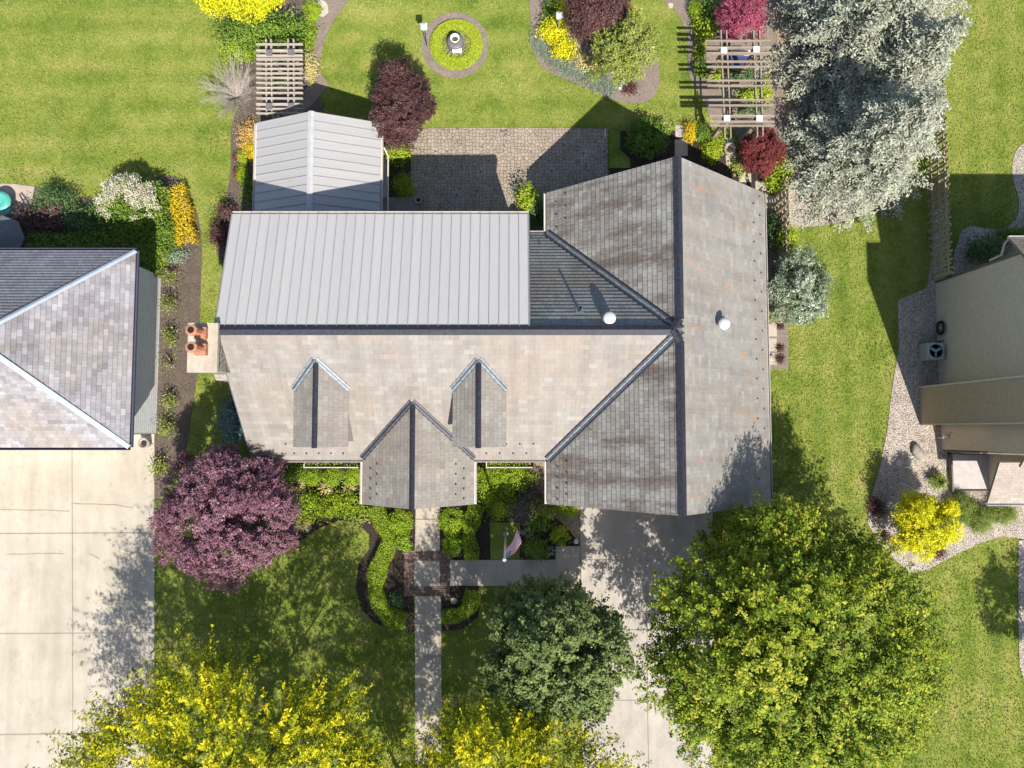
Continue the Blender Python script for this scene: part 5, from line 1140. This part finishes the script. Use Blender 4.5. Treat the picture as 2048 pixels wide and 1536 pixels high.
# upper left
S('green_shrub', 'wide mid green shrub mass below the yellow tree', 520, 62, 84, 2.2, 'green', ry=42, size=.11)
S('green_shrub', 'small lime tinted shrub left of the small pergola', 480, 102, 32, 1.0, 'box', ry=20, size=.09)
hedge('lime_hedge', 'lime green border strip along the curved garden path', [(616,45),(612,70),(611,92)], 26, .45, 'box', size=.06)
S('round_shrub', 'rounded lime shrub at the top of the curved path', 624, 22, 18, .6, 'box', ry=22, size=.06)
S('green_shrub', 'sparse brown green bush between the small pergola and the path', 620, 130, 16, .7, 'straw', ry=34, size=.07, dens=.5)
S('green_shrub', 'leafy plant growing inside the small pergola', 555, 150, 22, .6, 'green', ry=24, size=.1, dens=.6)
c = P(476,196,0); t = thing('bare_shrub', 'bare grey twiggy shrub beside the small pergola', 'shrub', c); b = MB(); b2 = MB()
for k in range(80):
    a = rng.uniform(0, 6.28); ln_ = rng.uniform(.7, 1.7); p1 = c + [math.cos(a)*ln_*.35, math.sin(a)*ln_*.35, ln_*.5]; p2 = c + [math.cos(a+.2)*ln_*.9, math.sin(a+.2)*ln_*1.05, ln_*.85]
    b.tube([c, p1, p2], [.010,.007,.003], 5)
    for j in range(18):
        f = rng.uniform(.3, 1); q0 = c + (p1-c)*f*2 if f < .5 else p1 + (p2-p1)*(f-.5)*2; a2 = a + rng.normal()*.7; l2 = rng.uniform(.2,.6); q1 = q0+[math.cos(a2)*l2*.6, math.sin(a2)*l2*.6, l2*.4]; b2.tube([q0, q1, q1+[math.cos(a2+.5)*l2*.4, math.sin(a2+.5)*l2*.4, l2*.1]], [.0065,.004,.002], 4)
b.build('branches', M['twig'], t); b2.build('twigs', M['twig'], t)
S('peach_shrub', 'peach and orange leaved shrub at the pavilion north west corner', 500, 272, 18, .9, 'peach', ry=28, size=.08)
S('yellow_shrub', 'golden shrub tucked against the pavilion west eave', 506, 302, 14, .8, 'goldorange', ry=16, size=.08)
S('boxwood', 'upper small lime ball shrub west of the pavilion', 487, 314, 12, .5, 'lime', size=.06); S('boxwood', 'lower small lime ball shrub west of the pavilion', 484, 346, 12, .5, 'lime', ry=16, size=.06)
S('red_barberry', 'tiny red shrub beside the upper lime ball', 474, 314, 6, .35, 'redm', size=.06); S('red_barberry', 'tiny red shrub beside the lower lime ball', 472, 348, 5, .35, 'redm', ry=9, size=.06)
S('green_shrub', 'dim green plants in the shade west of the pavilion', 500, 378, 18, .8, 'green', ry=30, size=.1, dens=.7)
S('purple_barberry', 'purple barberry touching the corner of the metal roof', 454, 430, 20, 1.0, 'smoke', ry=20, size=.08, tl=(.3,1)); S('purple_barberry', 'lower purple barberry beside the metal roof west edge', 440, 470, 20, 1.1, 'smoke', ry=22, size=.08, tl=(.2,.9))
# patio area
S('green_shrub', 'bright green bush below the purple tree at the pavilion corner', 795, 298, 28, .9, 'lime', ry=30, size=.1)
S('ornamental_grass', 'fluffy lime round grass mound at the deck edge', 808, 372, 19, .6, 'box', ry=20, size=.12, asp=.16, cat='grass clump')
S('sumac_shrub', 'yellow lime leaved shrub between the metal roof and the wing', 1056, 402, 16, 1.6, 'lime', ry=20, size=.15, asp=.4); S('fern_shrub', 'dark fern like green shrub in the roof corner by the patio', 1072, 422, 20, 1.2, 'dark', ry=28, size=.16, asp=.3)
S('round_shrub', 'large dark green round viburnum north of the slate wing', 1296, 276, 42, 1.7, 'green', ry=40, size=.10, tl=(.0,.55)); S('green_shrub', 'pale green plant behind the round viburnum', 1325, 252, 22, .5, 'magnolia', ry=14, size=.09)
# island bed
S('yellow_shrub', 'bright yellow upright shrub at the top of the island bed', 1124, 24, 16, 1.2, 'gold', ry=36, size=.10); S('yellow_shrub', 'bright yellow spreading shrub with the bird feeder in it', 1108, 62, 26, 1.1, 'gold', ry=22, size=.10); S('yellow_shrub', 'lowest bright yellow shrub of the island bed', 1128, 96, 24, .8, 'gold', ry=22, size=.10)
S('green_shrub', 'dark green low bush left of the upright yellow shrub', 1103, 28, 16, .8, 'green', ry=26, size=.1)
S('yellow_shrub', 'little yellow plant peeping between the purple and pale green trees', 1262, 36, 16, .6, 'gold', ry=12, size=.08)
lv = Leaves(); n = 5200; tt = rng.uniform(0,1,n); path = np.array([P(x,y,0)[:2] for x,y in ((1072,70),(1088,105),(1125,135),(1165,155),(1205,172),(1225,186))]); seg = np.concatenate([[0],np.cumsum(np.linalg.norm(np.diff(path,axis=0),axis=1))]); s_ = tt*seg[-1]; C = np.stack([np.interp(s_,seg,path[:,0])+rng.normal(size=n)*.22, np.interp(s_,seg,path[:,1])+rng.normal(size=n)*.22, rng.uniform(.05,.3,n)],1); q_ = rdirs(n)+[0,0,.3]; q_ /= np.linalg.norm(q_,axis=1,keepdims=True)
lv.add(leaf_quads(C,q_,.22,.018), rng.uniform(0,1,n)); tag(lv.build('blue_fescue', L['bluegrass']), 'blue grey fescue edging along the island bed', 'ground cover', kind='stuff')
for x, y, r_, m, lb in [(1165,125,18,'straw','tan flowering plant beside the lowest yellow shrub'), (1200,128,16,'peach','orange tinged low plant left of the pale green tree'), (1184,152,12,'box','green tuft among the blue fescue'), (1258,176,14,'burg','dark burgundy low plant under the pale green tree')]: S('perennial_plant', lb, x, y, r_, .4, m, size=.08, dens=.6, cat='plant')
# right garden
S('round_shrub', 'clipped green ball at the top by the right path', 1390, 18, 14, .7, 'box', ry=20, size=.06); S('green_shrub', 'large leaved lime shrub left of the crimson maple', 1412, 58, 22, .9, 'lime', ry=24, size=.14); S('green_shrub', 'green climbing leaves above the lime shrub', 1420, 20, 18, 1.0, 'green', ry=20, size=.1)
S('round_shrub', 'round green bush striped by pergola shadow', 1402, 136, 15, .8, 'green', ry=20, size=.07); S('green_shrub', 'small lime plant under the left pergola rafters', 1400, 105, 11, .5, 'lime', ry=16, size=.09); S('green_shrub', 'lime plant beside the pergola west beam', 1430, 147, 11, .5, 'lime', ry=14, size=.09)
S('green_shrub', 'leafy green plants under the pergola east side', 1500, 188, 22, .6, 'box', ry=14, size=.12); S('green_shrub', 'green plants at the spruce side of the pergola', 1532, 180, 12, .7, 'lime', ry=22, size=.12); S('green_shrub', 'shaded green plants in the lower bay of the pergola', 1505, 218, 22, .5, 'dark', ry=10, size=.12); S('green_shrub', 'dim leaves in the upper bay of the pergola', 1480, 148, 26, .5, 'dark', ry=12, size=.1)
S('yellow_shrub', 'small golden orange shrub below the pergola west corner', 1380, 264, 11, .7, 'goldorange', ry=18, size=.07); S('round_shrub', 'round green ball shrub below the pergola west corner', 1405, 264, 19, .8, 'green', ry=20, size=.06)
S('green_shrub', 'lime column of foliage against the wing north east side', 1422, 300, 14, .9, 'lime', ry=24, size=.08); S('green_shrub', 'yellow green plant beside the stone bowl', 1440, 285, 10, .5, 'lime', ry=20, size=.08)
S('hosta_plant', 'pale hostas between the slabs and the red maple', 1482, 325, 18, .4, 'magnolia', ry=18, size=.13, cat='plant'); S('green_shrub', 'bright green vine over the end of the side fence', 1556, 350, 26, 1.2, 'lime', ry=34, size=.11)
S('green_shrub', 'yellow green shrub at the south end of the side fence', 1572, 478, 18, 1.3, 'lime', ry=20, size=.1); S('green_shrub', 'dark green bush in the shade by the inner fence', 1548, 450, 12, .8, 'dark', ry=24, size=.1); S('perennial_plant', 'speckled plants in the shade at the east eave', 1536, 480, 8, .4, 'varieg', ry=14, size=.08, cat='plant'); S('perennial_plant', 'mixed brown and green plants in the side strip under the white bush', 1540, 628, 14, .4, 'magnolia', ry=20, size=.09, dens=.5, cat='plant')
for x, y, r_, lb in [(1561,651,7,'small dark tuft beside the upper side slab'), (1561,696,7,'small dark tuft beside the middle side slab'), (1561,719,9,'larger dark tuft beside the lowest side slab')]: S('heather_tuft', lb, x, y, r_, .25, 'burg', size=.05, dens=.7, group='dark tufts in the side strip', cat='plant')
# front garden
for x, lb in ((621,'leftmost clipped boxwood under the front planter'), (665,'middle clipped boxwood under the front planter'), (708,'right clipped boxwood under the front planter, against the porch')): S('boxwood', lb, x, 953, 20, .85, 'box', ry=18, size=.06, group='boxwoods under the front planter')
S('green_shrub', 'loose green shrub between the plum tree and the leftmost boxwood', 578, 942, 24, 1.1, 'green', ry=22, size=.1)
S('laurel_shrub', 'broad leaved bright green shrub left of the porch, west half', 625, 1012, 36, .8, 'lime', ry=28, size=.1, tl=(0,.7)); S('laurel_shrub', 'broad leaved bright green shrub left of the porch, east half', 690, 1010, 42, .8, 'lime', ry=24, size=.1, tl=(0,.75)); S('hosta_plant', 'pale edged hosta at the tip of the curved bed', 722, 1030, 16, .4, 'magnolia', ry=14, size=.13, cat='plant')
grass_clump('ornamental_grass', 'golden grass clump between the boxwood and the plum tree', 596, 968, 20, .5, 'straw', 220); grass_clump('ornamental_grass', 'yellow grass clump by the curved mulch edge near the plum tree', 610, 1042, 22, .5, 'straw', 240)
grass_clump('ornamental_grass', 'thin pale grass below the middle boxwood', 655, 975, 18, .45, 'straw', 120); grass_clump('ornamental_grass', 'thin pale grass below the right boxwood beside the porch', 700, 975, 18, .45, 'straw', 120); S('green_shrub', 'grey green weedy plant between the two golden grasses', 600, 1005, 18, .5, 'bluegrass', ry=24, size=.08, dens=.6)
hedge('clipped_hedge', 'long S curved clipped hedge left of the front walk', [(748,1018),(762,1045),(776,1075),(768,1110),(754,1140),(750,1180),(760,1215),(785,1240),(806,1246)], 29, .65, 'box', size=.055)
hedge('clipped_hedge', 'clipped hedge right of the front walk down to the side walk', [(952,1016),(942,1045),(936,1075),(942,1100),(942,1116)], 27, .65, 'box', size=.055)
hedge('clipped_hedge', 'short L curved clipped hedge south of the side walk', [(944,1186),(940,1212),(922,1230),(900,1236),(888,1236)], 25, .6, 'box', size=.055)
S('boxwood', 'round boxwood left of the walk just below the porch', 802, 1042, 23, .9, 'box', ry=22, size=.065); S('boxwood', 'loose boxwood left of the walk above the brick plaza', 810, 1080, 18, .8, 'box', ry=20, size=.08, tl=(0,.8))
S('boxwood', 'round boxwood right of the walk just below the porch', 903, 1042, 23, .9, 'box', ry=25, size=.065); S('boxwood', 'loose dark boxwood right of the walk above the brick plaza', 904, 1086, 20, .8, 'box', ry=24, size=.08, tl=(0,.6))
S('green_shrub', 'thin green plant inside the S curved hedge', 790, 1205, 14, .6, 'dark', ry=16, size=.07, dens=.6)
S('yew_shrub', 'broad bright yew right of the porch under the second planter', 1018, 955, 42, .95, 'box', ry=26, size=.07); S('yew_shrub', 'bright yew against the porch east wall', 972, 968, 24, .9, 'box', ry=36, size=.07); S('green_shrub', 'lime leaved plant in the middle of the flag garden', 1005, 1008, 30, .7, 'lime', ry=26, size=.09); 
S('flowering_shrub', 'mauve flowering shrub in the flag garden', 1048, 1020, 26, .8, 'purpflow', ry=24, size=.07, dens=.8); S('flowering_shrub', 'brown pink flowering plant above the mauve shrub', 1062, 990, 24, .6, 'purpflow', ry=16, size=.07, dens=.7, tl=(0,.6))
S('green_shrub', 'pale green shrub near the garage wing corner', 1085, 1020, 24, .8, 'magnolia', ry=20, size=.09); S('green_shrub', 'mid green shrub below the pale one in the flag garden', 1078, 1045, 24, .8, 'green', ry=20, size=.09)
S('boxwood', 'half hidden clipped ball under the garage wing corner', 1136, 1010, 24, .9, 'box', ry=22, size=.06); S('round_shrub', 'round yellow green bush at the bend of the side walk', 1119, 1072, 19, .8, 'lime', ry=18, size=.1); S('green_shrub', 'dark green shrub beside the side walk near the flagpole', 1072, 1098, 24, .7, 'green', ry=20, size=.08)
grass_clump('ornamental_grass', 'thin dark grass clump right of the flag lawn', 1055, 1065, 14, .45, 'bluegrass', 90); grass_clump('ornamental_grass', 'thin grass clump at the corner of the side walk', 1100, 1100, 12, .4, 'bluegrass', 80)
# right bed
for x, y, r_, ry_, lb in [(1922,1018,32,30,'leftmost and largest round juniper below the right house'), (1962,1040,24,26,'middle round juniper below the right house'), (2005,1026,27,24,'rightmost round juniper beside the gravel')]: S('round_juniper', lb, x, y, r_, .9, 'juniper', ry=ry_, size=.05, lumpy=.04, asp=.5, group='round junipers by the right house')
S('small_shrub', 'small yellow bush right of the golden tree', 1907, 1073, 12, .4, 'gold', ry=10, size=.07)
for x, y, r_, lb in [(1755,1016,20,'dark burgundy plants in the shadow of the golden tree'), (1878,1102,14,'dark burgundy plant below the golden tree'), (1770,1075,11,'faint burgundy plant by the maple foliage')]: S('burgundy_plant', lb, x, y, r_, .4, 'burg', size=.06, dens=.6, cat='plant')
grass_clump('ornamental_grass', 'arching green grass clump beside the entry stoop', 1868, 962, 22, .6, 'juniper', 260); S('green_shrub', 'dark shrub in shade north of the right house', 1975, 500, 36, 1.3, 'dark', ry=24, size=.1); S('green_shrub', 'low dark ground plants beside the corner gravel', 2030, 470, 34, .6, 'green', ry=16, size=.1)

# ------------------------------------------------------------ grass blades over the lawns (stuff)
def inside(px_, py_, poly):
    r = np.zeros(len(px_), bool); n = len(poly); j = n - 1
    for i in range(n):
        xi, yi = poly[i]; xj, yj = poly[j]
        c = ((yi > py_) != (yj > py_)) & (px_ < (xj - xi) * (py_ - yi) / (yj - yi + 1e-12) + xi); r ^= c; j = i
    return r
n = 620000; gx_ = rng.uniform(-29, 29, n); gy_ = rng.uniform(-19.5, 24, n); ok = np.ones(n, bool)
for pl in NOGRASS: ok &= ~inside(gx_, gy_, pl)
for x0, x1, y0, y1 in ((X0+.2, XE-.4, YE+.4, YMN), (XW+.4, XE-.4, YS+.3, YN-.3), (-6.6, -2.2, -3.0, 0), (px0, px1, pys, pyn), (-35, -18.3, gS+.5, gN-.3), (21.95, 35, -3.3, 7.6), (-13.2, -11.9, 2, 4.4)): ok &= ~((gx_ > x0) & (gx_ < x1) & (gy_ > y0) & (gy_ < y1))
gx_, gy_ = gx_[ok], gy_[ok]; n = len(gx_); a = rng.uniform(0, 6.283, n); lean = rng.uniform(.2, 1.0, n); hh = rng.uniform(.04, .085, n)
base = np.stack([gx_, gy_, np.zeros(n)], 1); sd = np.stack([-np.sin(a), np.cos(a), np.zeros(n)], 1); dr = np.stack([np.cos(a), np.sin(a), np.zeros(n)], 1)
tip = base + dr * (hh * lean)[:, None] + np.array([0, 0, 1]) * (hh)[:, None]; W = rng.uniform(.012, .024, n)[:, None]
V = np.stack([base - sd * W, base + sd * W, tip + sd * W * .3, tip - sd * W * .3], 1)
pt = np.zeros(n)
for k in range(14):
    th = rng.uniform(0, 6.28); fr = rng.uniform(.5, 2.6); pt += np.sin((gx_ * math.cos(th) + gy_ * math.sin(th)) * fr + rng.uniform(0, 6.28)) * .055
lv = Leaves(); lv.add(V, rng.uniform(0, 1, n) * .5 + .3 + pt)
L['grass'] = m_leaf('grass_blades', [(.11,.16,.028), (.20,.255,.048), (.30,.335,.08), (.43,.41,.17)], trans=.2)
tag(lv.build('grass_blades', L['grass']), 'short mown grass covering all the lawns', 'grass', kind='stuff')

# dry leaves and grit scattered on the drives and walks (stuff)
lv = Leaves()
for (x0, y0, x1, y1, n) in ((0, 900, 308, 1536, 260), (1170, 1010, 1420, 1536, 240), (832, 1010, 882, 1536, 60), (900, 1122, 1110, 1170, 40), (870, 262, 1210, 420, 120)):
    a = P(x0, y0, 0); c = P(x1, y1, 0); C = np.stack([rng.uniform(a[0], c[0], n), rng.uniform(c[1], a[1], n), np.full(n, .115)], 1); q_ = rdirs(n) * .3 + [0, 0, 1.]; q_ /= np.linalg.norm(q_, axis=1, keepdims=True)
    lv.add(leaf_quads(C, q_, rng.uniform(.03, .075, n), rng.uniform(.02, .04, n)), rng.uniform(0, 1, n))
L['litter'] = m_leaf('dry_leaf', [(.10,.07,.04), (.22,.16,.07), (.30,.26,.08)], trans=.1)
tag(lv.build('leaf_litter', L['litter']), 'dry leaves and grit scattered over the concrete and patio', 'leaf litter', kind='stuff')
